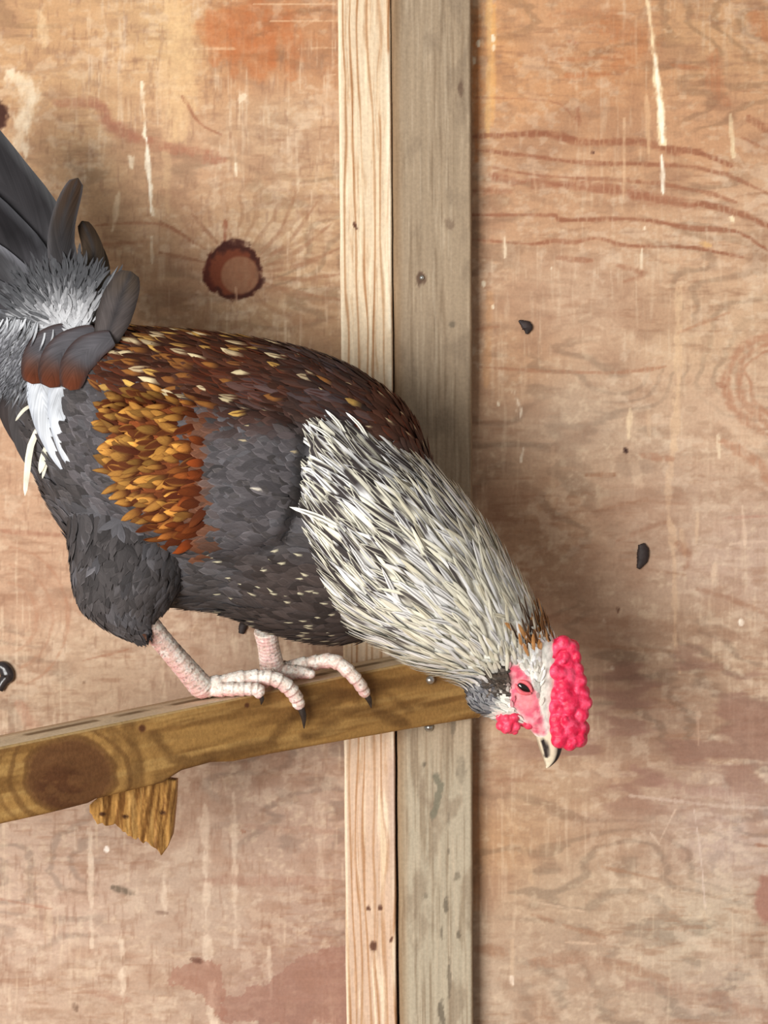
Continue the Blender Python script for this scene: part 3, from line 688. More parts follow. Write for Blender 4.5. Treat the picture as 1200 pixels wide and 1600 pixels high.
# colour of the plumage by place on the bird
GOLD = [(176, 628), (240, 615), (312, 640), (322, 700), (328, 780), (318, 838), (262, 850), (240, 800), (195, 765), (180, 700)]
SKIN = [(794, 1040), (810, 1040), (826, 1058), (838, 1084), (846, 1112), (852, 1150), (832, 1145), (815, 1118), (800, 1100), (795, 1070)]
def base_color(px, py):
    n = fbm(px/26, py/20, 201)
    c = np.tile(c8(70, 66, 66), (len(px), 1))
    c = mixc(c, c8(104, 104, 110), sm(0.45, 0.7, n)*0.5)
    c = mixc(c, c8(74, 44, 32), sm(30, -60, 0*px) if False else (1-sm(590, 680, py-0.28*np.clip(px-380, 0, 400)))*sm(150, 230, px)*0.9)
    c = mixc(c, c8(122, 60, 26), sm(-12, 8, poly_sd(px, py, GOLD))*0.9)
    c = mixc(c, c8(64, 55, 52), sm(850, 890, py)*sm(330, 420, px)*0.85)
    return c
def head_color(px, py):
    c = np.tile(c8(238, 236, 226), (len(px), 1))
    c = mixc(c, c8(150, 150, 152), (1-sm(28, 44, np.hypot(px-742, (py-1090)))))
    sk = mixc(np.tile(c8(222, 92, 116), (len(px), 1)), c8(236, 150, 158), sm(0.4, 0.65, fbm(px/9, py/9, 207)))
    c = c*(1-sm(-5, 4, poly_sd(px, py, SKIN))[:, None])+sk*sm(-5, 4, poly_sd(px, py, SKIN))[:, None]
    c = mixc(c, c8(240, 150, 154), (1-sm(8, 24, np.hypot(px-822, py-1096)))*0.8)
    c = mixc(c, c8(84, 74, 66), (1-sm(14, 28, np.hypot((px-775)*0.9, (py-1063)*1.1))))
    c = mixc(c, c8(252, 248, 236), (1-sm(9, 14, seg_dist(px, py, [(800, 1020), (835, 1030), (856, 1068), (856, 1108)])[0])))
    return c
def body_col(co, no):
    px, py = to_px(co)
    inneck = sm(1000, 1060, px*0.75+py*0.65)
    inneck = sm(-20, 20, poly_sd(px, py, [(500, 620), (700, 740), (900, 980), (900, 1200), (780, 1160), (560, 1005), (470, 860), (450, 780)]))
    return base_color(px, py)*(1-inneck[:, None])+head_color(px, py)*inneck[:, None]

rooster = empty('rooster', P(400, 1060, -0.14))
tag(rooster, 'rooster with cream streaked neck and red comb bending down on the perch', 'rooster')
brow = [ico(P(x_, y_, -0.168+0.0015*i), r_*0.00045, 2, (1, .8, 1)) for i, (x_, y_, r_) in enumerate(((808, 1026, 11), (824, 1028, 12), (840, 1038, 12), (850, 1054, 11), (855, 1072, 10), (857, 1090, 9), (855, 1106, 8)))]
cheek = [ico(P(822, 1098, -0.160), .0085, 2, (1, .9, 1.2)), ico(P(838, 1122, -0.158), .0070, 2)]
body = union('body', [torso.mesh(80, 48), neck.mesh(80, 44), thigh.mesh(30, 28)]+brow+cheek, 0.0016, M_body, 3, body_col)
adopt(body, rooster)
bvh = BVHTree.FromPolygons([v.co[:] for v in body.data.vertices], [p.vertices[:] for p in body.data.polygons])
def near(px, py, off=0.0):    # point on the bird's near side
    o = Vector((0, -D, CZ)); d = (Vector(P(px, py, -0.15))-o).normalized()
    h = bvh.ray_cast(o, d)
    if h[0] is None: return P(px, py, -0.155)
    return np.array(h[0])-np.array(d)*off

# ------------------------------------------------------------------ feathers
def feathers(loft, t0, th0, L, W, sgn=-1, nv=6, nu=5, lift0=0.0006, lift1=0.003, shape=1.0, swirl=0.0, curl=0.0, cup=0.15):
    """sheet of feathers that follow the loft's surface; returns verts (N,nv,nu,3), v, u"""
    N = len(t0); L = np.broadcast_to(L, N); W = np.broadcast_to(W, N)
    v = np.linspace(0, 1, nv); u = np.linspace(-1, 1, nu)
    t = t0.copy(); th = th0.copy(); sw = np.broadcast_to(swirl, N)
    out = np.zeros((N, nv, nu, 3)); ext = np.zeros((N, 3)); lastd = None
    for i in range(nv):
        tc = np.clip(t, 0.02, loft.n-1.02)
        p, dt, dth, n = loft.frame(tc, th)
        lt = np.linalg.norm(dt, axis=-1); lth = np.linalg.norm(dth, axis=-1)
        f = sgn*dt/lt[:, None]; g = dth/lth[:, None]
        f = f*np.cos(sw)[:, None]+g*np.sin(sw)[:, None]; f /= np.linalg.norm(f, axis=-1, keepdims=True)
        s = np.cross(n, f)
        p = p+ext
        lo = (t < 0.02) | (t > loft.n-1.02)
        hgt = lift0+(lift1-lift0)*v[i]+curl*L*v[i]**2
        pr = np.where(v[i] < 0.5, 0.45+0.55*np.sin(math.pi*min(v[i], 0.5)), max(0, 1-((v[i]-0.5)/0.5)**2.4)**(0.75*shape)*0.985+0.015)
        for j in range(nu):
            out[:, i, j] = p+s*(u[j]*W*pr)[:, None]+n*(np.asarray(hgt)-cup*W*pr*abs(u[j])**2)[..., None]
        ds = L/(nv-1)
        step = sgn*ds*np.cos(sw)/np.maximum(lt, 1e-5)
        t = t+np.where(lo, 0, step); th = th+np.where(lo, 0, ds*np.sin(sw)/np.maximum(lth, 1e-4))
        ext = ext+np.where(lo[:, None], f*ds[:, None], 0)
    return out, v, u
def scatter(loft, ta, tb, along, across, jit=0.45):
    tt = []; hh = []
    t = ta; k = 0
    while t < tb:
        a = np.array([t]); C = loft.base(np.repeat(a, 40), np.linspace(0, 2*math.pi, 40)); per = np.linalg.norm(np.diff(C, axis=0), axis=1)
        tot = per.sum(); n = max(3, int(tot/across)); s = np.concatenate([[0], np.cumsum(per)])/tot
        q = ((np.arange(n)+0.5*(k % 2))/n+rng.normal(0, jit*0.3/n, n)) % 1
        th = np.interp(q, s, np.linspace(0, 2*math.pi, 40))
        tt.append(np.full(n, t)); hh.append(th)
        e = 1e-2; l = np.linalg.norm(loft.C[min(int(t)+1, loft.n-1)]-loft.C[min(int(t), loft.n-2)])
        t += along/max(l, 1e-4); k += 1
    t = np.concatenate(tt); th = np.concatenate(hh)
    t = t+rng.normal(0, jit*0.25*along/0.03, len(t))
    return np.clip(t, 0.03, loft.n-1.05), th
FACES = {}
def sheet_obj(name, V, C, mat=None, parent=rooster, stuff=True):
    N, nv, nu, _ = V.shape
    base = grid_faces(nu, nv); F = (base[None]+(np.arange(N)*nv*nu)[:, None, None]).reshape(-1, 4)
    uu, vv = np.meshgrid(np.linspace(-1, 1, nu), np.linspace(0, 1, nv))
    sid = rng.random(N)*50
    uv = np.stack([np.broadcast_to(uu, (N, nv, nu)), np.broadcast_to(vv, (N, nv, nu)), np.broadcast_to(sid[:, None, None], (N, nv, nu))], -1)
    o = mesh_np(name, V.reshape(-1, 3), F, mat or M_feather, None, lin(np.clip(C, 0, 1)).reshape(-1, 3), uv.reshape(-1, 3))
    if stuff: o['kind'] = 'stuff'
    return adopt(o, parent)
def singles(name, V, C, parent, mat=None):
    for i in range(len(V)): sheet_obj(name, V[i:i+1], C[i:i+1], mat, parent, False)
def pat(N, nv, nu):
    uu, vv = np.meshgrid(np.linspace(-1, 1, nu), np.linspace(0, 1, nv))
    return np.broadcast_to(np.abs(uu), (N, nv, nu)), np.broadcast_to(vv, (N, nv, nu))
def mix4(C, col, m):          # C (N,nv,nu,3)
    col = np.asarray(col); col = col if col.ndim == 1 else col[:, None, None, :]
    return C*(1-m[..., None])+col*m[..., None]
def mid_px(V): return to_px(V[:, V.shape[1]//2, V.shape[2]//2])
MM = 0.00045                  # one photograph pixel at the bird, in metres
NECKPOLY = [(520, 640), (640, 690), (700, 760), (900, 980), (900, 1200), (700, 1100), (560, 990), (505, 880), (480, 800), (490, 720)]

# grey and brown body plumage
t, th = scatter(torso, 0.15, 10.6, 13*MM, 10*MM, 0.8)
bpx, bpy_ = to_px(torso.pos(t, th))
ok = (poly_sd(bpx, bpy_, NECKPOLY) < 12) | (np.sin(th) < -0.05)
t, th, bpx, bpy_ = t[ok], th[ok], bpx[ok], bpy_[ok]
N = len(t)
V, v, u = feathers(torso, t, th, rng.uniform(36, 58, N)*MM, rng.uniform(6.5, 10.5, N)*MM, -1, 8, 5, 0.0003, 0.0030, 1.1, rng.normal(0, 0.22, N)+0.5*(vn(bpx/40, bpy_/40, 77)-.5), rng.uniform(-0.03, 0.05, N))
px, py = mid_px(V); U, VV = pat(N, 8, 5)
bc = base_color(px, py)*rng.uniform(0.80, 1.16, (N, 1))
C = np.broadcast_to(bc[:, None, None, :], V.shape).copy()
C = mix4(C, np.clip(bc*1.55+0.03, 0, 1), sm(0.6, 1, U)*sm(0.5, 0.95, VV)*rng.choice([0, 0.1, 0.5], N)[:, None, None])
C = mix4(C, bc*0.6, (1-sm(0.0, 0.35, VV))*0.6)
breast = (py > 860) & (px > 345) & (px < 600)
fl = (rng.random(N) < 0.16) & breast
C = mix4(C, c8(214, 206, 176), ((U < 0.3)*sm(0.70, 0.82, VV)*fl[:, None, None]))
bt = (rng.random(N) < 0.10) & (py < 700+0.2*(px-400)) & (px > 380)
C = mix4(C, c8(210, 190, 150), ((U < 0.3)*sm(0.6, 0.9, VV)*bt[:, None, None]))
rust = (rng.random(N) < 0.4) & (px > 340) & (py < 640+0.45*np.clip(px-440, 0, 300))
C = mix4(C, c8(104, 46, 26), sm(0.35, 0.9, U)*sm(0.3, 0.8, VV)*rust[:, None, None]*0.8)
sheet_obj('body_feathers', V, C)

# thigh plumage
t, th = scatter(thigh, 0.1, 4.6, 10*MM, 9*MM, 0.8); N = len(t)
V, v, u = feathers(thigh, t, th, rng.uniform(34, 58, N)*MM, rng.uniform(5.5, 9.5, N)*MM, 1, 6, 5, 0.0003, 0.0026, 1.2, rng.normal(0.05, 0.35, N), rng.uniform(-0.03, 0.03, N))
px, py = mid_px(V); U, VV = pat(N, 6, 5); bc = base_color(px, py)*rng.uniform(0.75, 1.1, (N, 1))
C = np.broadcast_to(bc[:, None, None, :], V.shape).copy()
C = mix4(C, np.clip(bc*1.5+0.03, 0, 1), sm(0.6, 1, U)*sm(0.5, 0.95, VV)*rng.choice([0, 0, 0.6], N)[:, None, None])
sheet_obj('thigh_feathers', V, C)

# saddle: narrow maroon feathers with cream and gold tips, each one built
t, th = scatter(torso, 2.2, 8.2, 17*MM, 14*MM)
px, py = to_px(torso.pos(t, th))
line = 642-0.0*px+0.10*np.clip(px-330, -400, 300)
ok = (py < line) & (px > 165) & (px < 590)
t, th = t[ok], th[ok]; N = len(t)
V, v, u = feathers(torso, t, th, rng.uniform(36, 56, N)*MM, rng.uniform(4.5, 7, N)*MM, -1, 7, 5, 0.0022, 0.0044, 0.75, rng.normal(0, 0.18, N)+0.12*np.sin(th), 0.0)
px, py = mid_px(V); U, VV = pat(N, 7, 5)
bc = mixc(mixc(np.tile(c8(66, 37, 25), (N, 1)), c8(60, 44, 39), sm(380, 480, px)), c8(74, 64, 66), sm(0.4, 0.65, fbm(px/40, py/30, 211))*sm(330, 420, px))*rng.uniform(0.75, 1.3, (N, 1))
C = np.broadcast_to(bc[:, None, None, :], V.shape).copy()
pr = np.where(px < 390, 0.46, np.where(px < 450, 0.24, 0.07))
kind = rng.random(N)
gold = np.where((rng.random(N) < 0.35)[:, None], c8(214, 170, 88), np.where((rng.random(N) < 0.5)[:, None], c8(230, 212, 168), c8(150, 98, 48)))
isg = kind < pr
C = mix4(C, gold, sm(0.35, 0.65, VV)*isg[:, None, None]*(0.55+0.45*(U < 0.8))*rng.uniform(0.7, 1, N)[:, None, None])
C = mix4(C, c8(60, 26, 16), (U < 0.2)*sm(0.3, 0.5, VV)*(1-sm(0.8, 0.9, VV))*(rng.random(N) < 0.5)[:, None, None]*0.8)
C = mix4(C, c8(104, 46, 24), sm(0.3, 0.9, U)*(~isg & (rng.random(N) < 0.5))[:, None, None]*np.where(px < 420, 0.7, 0.3)[:, None, None])
vis = np.sin(th) > -0.25
order = np.nonzero(vis)[0][:280]
singles('saddle_feather', V[order], C[order], rooster)
rest_ = np.setdiff1d(np.arange(N), order)
if len(rest_): sheet_obj('saddle_feathers', V[rest_], C[rest_])

# near wing: a raised pad with gold and grey coverts
def wing_part(side):
    tt = np.linspace(0.8, 8.4, 70); hh = np.linspace(0.25, math.pi-0.25, 44)*side
    T2, H2 = np.meshgrid(tt, hh, indexing='ij'); T2, H2 = T2.ravel(), H2.ravel()
    p, _, _, n = torso.frame(T2, H2)
    qx, qy = to_px(p); ins = poly_sd(qx, qy, WING) > -6
    f = grid_faces(44, 70); f = f[ins[f].all(1)]
    used = np.unique(f); mp = -np.ones(len(p), int); mp[used] = np.arange(len(used))
    top = p[used]+n[used]*0.0008; bot = p[used]-n[used]*0.003; f = mp[f]; n0 = len(used)
    w = mesh_np('wing', np.concatenate([top, bot]), np.concatenate([f, f[:, ::-1]+n0]), M_body, None, lin(np.tile(base_color(qx[used], qy[used])*0.6, (2, 1))))
    return adopt(w, rooster)
wing = wing_part(1); wing_far = wing_part(-1)
def wing_feathers(side, par):
    # grey marginal coverts
    t, th = scatter(torso, 1.2, 8.4, 12*MM, 13*MM)
    px, py = to_px(torso.pos(t, th)); g = poly_sd(px, py, GOLD); w_ = poly_sd(px, py, WING)
    ok = (w_ > -6) & (g < 2) & (np.sign(np.sin(th)) == side) & (np.abs(np.sin(th)) > 0.2)
    t, th = t[ok], th[ok]; N = len(t)
    V, v, u = feathers(torso, t, th, rng.uniform(36, 54, N)*MM, rng.uniform(7, 10, N)*MM, -1, 9, 5, 0.0014, 0.0036, 0.9, rng.normal(0.10*side, 0.16, N)+0.35*side*(vn(px[ok]/45, py[ok]/45, 80)-.3), 0.0)
    px, py = mid_px(V); U, VV = pat(N, 9, 5)
    bc = mixc(np.tile(c8(80, 76, 78), (N, 1)), c8(74, 44, 34), sm(700, 640, py) if False else (1-sm(640, 700, py))*sm(300, 340, px)*0.8)*rng.uniform(0.82, 1.12, (N, 1))
    bc = mixc(bc, c8(122, 62, 30), sm(300, 320, px)*(1-sm(325, 345, px))*0.6)
    C = np.broadcast_to(bc[:, None, None, :], V.shape).copy()
    C = mix4(C, np.clip(bc*1.6+.03, 0, 1), sm(0.6, 1, U)*sm(0.45, 0.9, VV)*rng.choice([0, 0.15, 0.45], N)[:, None, None])
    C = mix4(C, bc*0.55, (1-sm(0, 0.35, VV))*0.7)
    fl = (rng.random(N) < 0.025) & (px > 320)
    C = mix4(C, c8(214, 206, 190), ((U < 0.3)*sm(0.5, 0.8, VV)*fl[:, None, None]))
    if side > 0: singles('wing_covert', V[:300], C[:300], par)
    else: sheet_obj('wing_coverts', V, C, None, par)
    if side > 0 and N > 300: sheet_obj('wing_coverts', V[300:], C[300:], None, par)
    # gold patch
    t, th = scatter(torso, 1.6, 7.0, 13*MM, 12*MM, 0.8)
    px, py = to_px(torso.pos(t, th)); g = poly_sd(px, py, GOLD)
    ok = (g > -4) & (np.sign(np.sin(th)) == side) & (np.abs(np.sin(th)) > 0.2)
    t, th = t[ok], th[ok]; N = len(t)
    V, v, u = feathers(torso, t, th, rng.uniform(26, 44, N)*MM, rng.uniform(4.5, 8, N)*MM, -1, 9, 5, 0.0022, 0.0066, 1.0, rng.normal(0.42*side, 0.28, N), rng.uniform(0, 0.06, N), 0.1)
    px, py = mid_px(V); U, VV = pat(N, 9, 5)
    bc = mixc(np.tile(c8(166, 116, 54), (N, 1)), c8(110, 50, 20), np.clip(sm(272, 300, px+rng.normal(0, 9, N))+sm(800, 840, py+rng.normal(0, 12, N))*0.6, 0, 1))*rng.uniform(0.65, 1.15, (N, 1))
    C = np.broadcast_to(bc[:, None, None, :], V.shape).copy()
    C = mix4(C, np.clip(bc*1.3+np.array([.03, .04, .02]), 0, 1), sm(0.5, 0.9, VV)*(U < 0.7)*rng.random(N)[:, None, None])
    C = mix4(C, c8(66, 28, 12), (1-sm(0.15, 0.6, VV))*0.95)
    C = mix4(C, c8(74, 32, 12), sm(0.45, 0.9, U)*0.9*rng.random(N)[:, None, None])
    dk = rng.random(N) < 0.24
    C = mix4(C, c8(72, 30, 14), dk[:, None, None]*(U < 0.7)*0.85)
    if side > 0: singles('gold_wing_feather', V, C, par)
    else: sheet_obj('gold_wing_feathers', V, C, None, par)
wing_feathers(1, wing); wing_feathers(-1, wing_far)

# hackle: long narrow cream feathers with dark shaft streaks
t, th = scatter(neck, 0.5, 6.3, 19*MM, 7.0*MM, 1.0); N = len(t)
Ln = (34+84*np.clip((6.2-t)/4.2, 0, 1))*rng.uniform(0.75, 1.2, N)*MM
V, v, u = feathers(neck, t, th, Ln, rng.uniform(3.0, 4.6, N)*MM*(0.8+0.4*np.clip((6-t)/4, 0, 1)), -1, 10, 5, 0.0012, 0.0056, 1.1, rng.normal(0, 0.15, N)+0.5*(vn(t*1.7, th*2.2, 78)-.5), rng.uniform(-0.01, 0.05, N))
px, py = mid_px(V); U, VV = pat(N, 10, 5)
sax = ((px-485)*.76+(py-750)*.65)/342
near_body = 1-sm(0.30, 0.95, sax+rng.normal(0, 0.10, N)+0.25*(vn(px/30, py/30, 79)-.5))
cr = mixc(np.tile(c8(238, 234, 214), (N, 1)), c8(242, 242, 242), (rng.random(N) < 0.4)*0.9)*rng.uniform(0.90, 1.04, (N, 1))
C = np.broadcast_to(cr[:, None, None, :], V.shape).copy()
dk = rng.random(N) < (0.48+0.45*near_body)
wid = 0.28+0.85*near_body*rng.random(N)
stv = rng.uniform(0.1, 0.75, N)
m = ((U < wid[:, None, None])*sm(stv[:, None, None]-0.1, stv[:, None, None]+0.1, VV)*(1-sm(0.90, 0.985, VV))*dk[:, None, None])
C = mix4(C, c8(54, 48, 48), m*np.clip(0.55+0.5*near_body, 0, 0.95)[:, None, None])
tn = (rng.random(N) < 0.2) & (px > 640)
C = mix4(C, c8(206, 196, 166), tn[:, None, None]*sm(0.3, 0.7, VV)*0.5)
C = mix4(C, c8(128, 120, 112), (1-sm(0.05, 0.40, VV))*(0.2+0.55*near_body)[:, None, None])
C = mix4(C, c8(150, 142, 132), sm(0.7, 1, U)*(1-sm(0.6, 0.9, VV))*0.55)
gr = (rng.random(N) < 0.25)
C = mix4(C, c8(176, 174, 172), gr[:, None, None]*(1-sm(0.2, 0.5, VV))*0.6)
na = (np.hypot(px-832, py-975) < 40) & (np.abs(np.cos(th)) > 0.3)
C = mix4(C, c8(206, 138, 72), (na & (rng.random(N) < 0.8))[:, None, None]*np.ones(U.shape)*0.8)
C = mix4(C, c8(64, 42, 30), (na & (rng.random(N) < 0.5))[:, None, None]*(U < 0.6)*0.8)
inside = ((t < 2.2) & (np.sin(th) < 0.0)) | (t < 0.5+1.0*vn(th*3.2, 0*th, 82))
keep = np.nonzero(~inside)[0]
Vk, Ck, thk, tk = V[keep], C[keep], th[keep], t[keep]
big = np.argsort(-(Ln[keep]*(np.sin(thk) > 0.0)))[:300]
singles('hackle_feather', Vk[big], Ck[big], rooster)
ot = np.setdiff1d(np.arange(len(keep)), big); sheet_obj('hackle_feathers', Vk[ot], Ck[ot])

# tiny head and muff feathers
t, th = scatter(neck, 5.8, 9.4, 6*MM, 5*MM, 0.8); px, py = to_px(neck.pos(t, th))
ok = (poly_sd(px, py, SKIN) < -1) & ~((px > 846) & (py > 1005))
t, th = t[ok], th[ok]; N = len(t)
V, v, u = feathers(neck, t, th, rng.uniform(11, 20, N)*MM, rng.uniform(2.2, 4, N)*MM, -1, 5, 3, 0.0004, 0.0022, 0.8, rng.normal(0, 0.35, N), rng.uniform(0, 0.12, N))
px, py = mid_px(V); bc = head_color(px, py)*rng.uniform(0.85, 1.12, (N, 1))
bc = mixc(bc, c8(246, 246, 246), (rng.random(N) < 0.4)*(np.hypot(px-800, py-1020) < 60)*(np.hypot(px-776, py-1064) > 34)*0.9)
mf = np.hypot(px-742, (py-1090)) < 34
bc = mixc(bc, c8(96, 96, 102), (mf & (rng.random(N) < 0.4))*0.8)
na = np.hypot((px-838), (py-985)) < 26
bc = mixc(bc, c8(70, 44, 30), (na & (rng.random(N) < 0.5))*0.9); bc = mixc(bc, c8(206, 146, 84), (na & (rng.random(N) < 0.4))*0.8)
C = np.broadcast_to(bc[:, None, None, :], V.shape).copy()
sheet_obj('head_feathers', V, C)

# free feathers given by a centre line
def ribbon(name, pts, hw, y0, y1, col, tip=None, edge=None, parent=rooster, nv=20, nu=7, cup=0.25, root=None, tilt=0.0, shape=0.8, single=True, basew=0.5, shaft=None):
    pts = np.array(pts, float); tt = np.linspace(0, len(pts)-1, nv); q = catmull(pts, tt); s = np.linspace(0, 1, nv)
    y = y0+(y1-y0)*s
    c = Pv(q[:, 0], q[:, 1], y); d = np.gradient(c, axis=0); d /= np.linalg.norm(d, axis=1, keepdims=True)
    n = np.array([math.sin(tilt), -math.cos(tilt), 0.0]); sd = np.cross(d, n); sd /= np.linalg.norm(sd, axis=1, keepdims=True); nn = np.cross(sd, d)
    pr = np.where(s < 0.45, basew+(1-basew)*np.sin(math.pi*np.minimum(s, .45)/0.9), np.sqrt(np.clip(1-((s-0.45)/0.55)**2, 0, 1))**shape*0.97+0.03)
    V = np.zeros((1, nv, nu, 3)); uu = np.linspace(-1, 1, nu)
    for j in range(nu):
        w = hw*MM*pr*uu[j]*(1+0.06*(vn(s*9, 0*s+j*3, len(name)+int(pts[0][0]))-.5)*(abs(uu[j]) > .9))
        V[0, :, j] = c+sd*w[:, None]-nn*(-1)*(cup*hw*MM*pr*(1-uu[j]**2))[:, None]*-1*-1
    U, VV = pat(1, nv, nu); C = np.broadcast_to(c8(*col), V.shape).copy()
    if root: C = mix4(C, c8(*root), 1-sm(0.0, 0.45, VV))
    if tip: C = mix4(C, c8(*tip), sm(0.5, 0.9, VV))
    if edge: C = mix4(C, c8(*edge), sm(0.6, 1.0, U))
    if shaft: C = mix4(C, c8(*shaft), (U < 0.1)*0.7)
    C = C*(0.9+0.2*vn(VV*12, U*2, int(pts[0][1])))[..., None]
    if single: return sheet_obj(name, V, C, None, parent, False)
    return V, C
G1, G2, G3 = (60, 59, 61), (46, 44, 46), (36, 34, 36)
TF = [  # centre line, half width, depth root, depth tip, colour, tip, edge
 ([(104, 500), (62, 372), (-26, 246), (-95, 150)], 52, YB, YB+.015, G2, None, (84, 84, 86), (150, 150, 154)),
 ([(96, 505), (28, 405), (-60, 320), (-130, 270)], 50, YB-.010, YB-.006, G3, None, (76, 76, 80), (140, 140, 146)),
 ([(92, 510), (8, 440), (-75, 390), (-150, 360)], 44, YB-.018, YB-.02, G1, None, (116, 116, 122), (170, 172, 178)),
 ([(86, 515), (0, 480), (-80, 455), (-150, 440)], 40, YB-.024, YB-.032, G2, None, (96, 96, 100), (176, 178, 184)),
 ([(84, 525), (10, 520), (-60, 520), (-130, 530)], 36, YB-.028, YB-.040, G1, None, (120, 122, 128), (188, 190, 196)),
 ([(82, 540), (20, 560), (-30, 590), (-80, 640)], 30, YB-.030, YB-.044, G1, None, (130, 132, 138), (190, 192, 198)),
 ([(108, 510), (98, 430), (98, 350), (122, 278)], 21, YB-.034, YB-.052, (46, 44, 45), (58, 43, 32), (72, 70, 72), (140, 142, 148)),
 ([(118, 510), (138, 450), (146, 395), (128, 345)], 18, YB-.026, YB-.034, (66, 56, 46), (52, 40, 30), None, (160, 160, 162)),
 ([(132, 520), (150, 470), (158, 420), (146, 375)], 15, YB-.020, YB-.024, (92, 84, 72), (72, 58, 44), None, (188, 188, 188)),
 ([(160, 545), (176, 500), (190, 460), (205, 424)], 27, YB-.044, YB-.056, (78, 72, 71), (68, 58, 50), (54, 48, 46), None),
 ([(58, 545), (22, 580), (22, 640), (62, 722)], 27, YB-.010, YB-.014, (62, 56, 56), (56, 48, 46), None, None),
 ([(70, 560), (44, 620), (52, 690), (96, 770)], 30, YB-.020, YB-.022, (66, 62, 62), None, None, None)]
for a in TF:
    ribbon('tail_feather', a[0], a[1], a[2], a[3], a[4], a[5], a[6], root=a[7], tilt=0.25, shaft=(50, 48, 50))
# rounded tail coverts with rust ends, white under-tail tuft and filaments
for pts, hw, dy in (([(120, 515), (78, 535), (58, 565), (50, 600)], 24, -.040), ([(150, 520), (108, 540), (86, 570), (78, 606)], 25, -.045), ([(175, 528), (140, 545), (118, 572), (110, 610)], 24, -.050)):
    ribbon('tail_covert', pts, hw, YB+dy, YB+dy-.012, (84, 82, 86), (92, 48, 30), (60, 46, 44), tilt=0.2, shape=0.7, cup=0.1)
for pts, hw, dy in (([(66, 575), (66, 620), (84, 680), (116, 742)], 23, -.046), ([(98, 580), (92, 620), (96, 670), (112, 728)], 17, -.050), ([(52, 585), (56, 620), (66, 660), (84, 700)], 13, -.044)):
    ribbon('white_tail_covert', pts, hw, YB+dy, YB+dy-.006, (196, 200, 206), (212, 215, 219), (170, 175, 184), tilt=0.15, shape=1.0, basew=0.7)
for pts, hw in (([(78, 640), (50, 690), (42, 740), (39, 775)], 5), ([(84, 680), (70, 710), (62, 740)], 6), ([(60, 628), (38, 640), (24, 658)], 2.6), ([(90, 690), (74, 720), (66, 748)], 3)):
    ribbon('tail_filament', pts, hw, YB-.04, YB-.05, (238, 232, 212), None, None, tilt=0.1, nv=9, nu=3, shape=1.2)
# white down at the root of the tail
VV_, CC_ = [], []
for i in range(1500):
    a = rng.uniform(-3.25, -0.95); r0 = 100*rng.random()**1.3*(0.45+0.55*abs(math.sin(a))); l = rng.uniform(16, 40)
    x0, y0 = 104+rng.normal(0, 14)+math.cos(a)*(8+r0), 520+rng.normal(0, 5)+math.sin(a)*(4+r0); b = a+rng.normal(0, 0.16)
    p = [(x0, y0), (x0+math.cos(a)*l*.5, y0+math.sin(a)*l*.5), (x0+math.cos(a)*l*.5+math.cos(b)*l*.5, y0+math.sin(a)*l*.5+math.sin(b)*l*.5)]
    g = (1-sm(6, 85, r0+rng.normal(0, 9)))*118+72; e = max(70, g-26)
    dp = YB-.039-r0*0.00004-rng.random()*.003
    V, C = ribbon('d', p, rng.uniform(1.0, 3.0), dp, dp-.0008, (g, g+1, g+4), (e, e, e+3), nv=6, nu=3, single=False, shape=1.5, cup=0.0, tilt=rng.normal(.1, .1))
    VV_.append(V); CC_.append(C)
for i in range(420):          # and down its side
    x0 = rng.normal(28, 20); y0 = rng.uniform(495, 590); l = rng.uniform(24, 60); a = rng.normal(1.95, 0.22); g = rng.uniform(110, 185)+25*(y0 < 550)
    p = [(x0, y0), (x0+math.cos(a)*l*.5, y0+math.sin(a)*l*.5), (x0+math.cos(a)*l-4, y0+math.sin(a)*l)]
    V, C = ribbon('d', p, rng.uniform(0.8, 2.2), YB-.044, YB-.05, (g, g+2, g+6), (g*.6, g*.6, g*.63), nv=6, nu=3, single=False, shape=1.4, cup=0.0, tilt=rng.normal(0, .3))
    VV_.append(V); CC_.append(C)
sheet_obj('tail_down', np.concatenate(VV_), np.concatenate(CC_))
# loose ends that break up the breast and hackle outline
VV_, CC_ = [], []
for x0, y0, x1, y1, w in ((600, 975, 528, 932, 5), (610, 985, 548, 955, 5), (620, 996, 566, 990, 5), (560, 900, 500, 838, 5), (548, 860, 497, 800, 5), (540, 830, 452, 792, 4), (530, 700, 482, 662, 2.6), (545, 690, 508, 640, 2.8), (578, 692, 540, 644, 2.6), (530, 760, 470, 730, 4), (590, 960, 520, 905, 5), (570, 930, 508, 868, 5)):
    p0, p1 = near(x0, y0, .004), near(x1, y1, .006)
    V, C = ribbon('d', [(x0, y0), ((x0+x1)/2+3, (y0+y1)/2-3), (x1, y1)], w, p0[1], p1[1], (232, 230, 216), (240, 240, 236), nv=8, nu=5, single=False, shape=1.3, basew=0.8)
    U, W_ = pat(1, 8, 5); C = mix4(C, c8(50, 44, 44), (U < 0.3)*sm(.2, .4, W_)*(1-sm(.7, .85, W_))*0.9)
    VV_.append(V); CC_.append(C)
singles('hackle_tip', np.concatenate(VV_), np.concatenate(CC_), rooster)

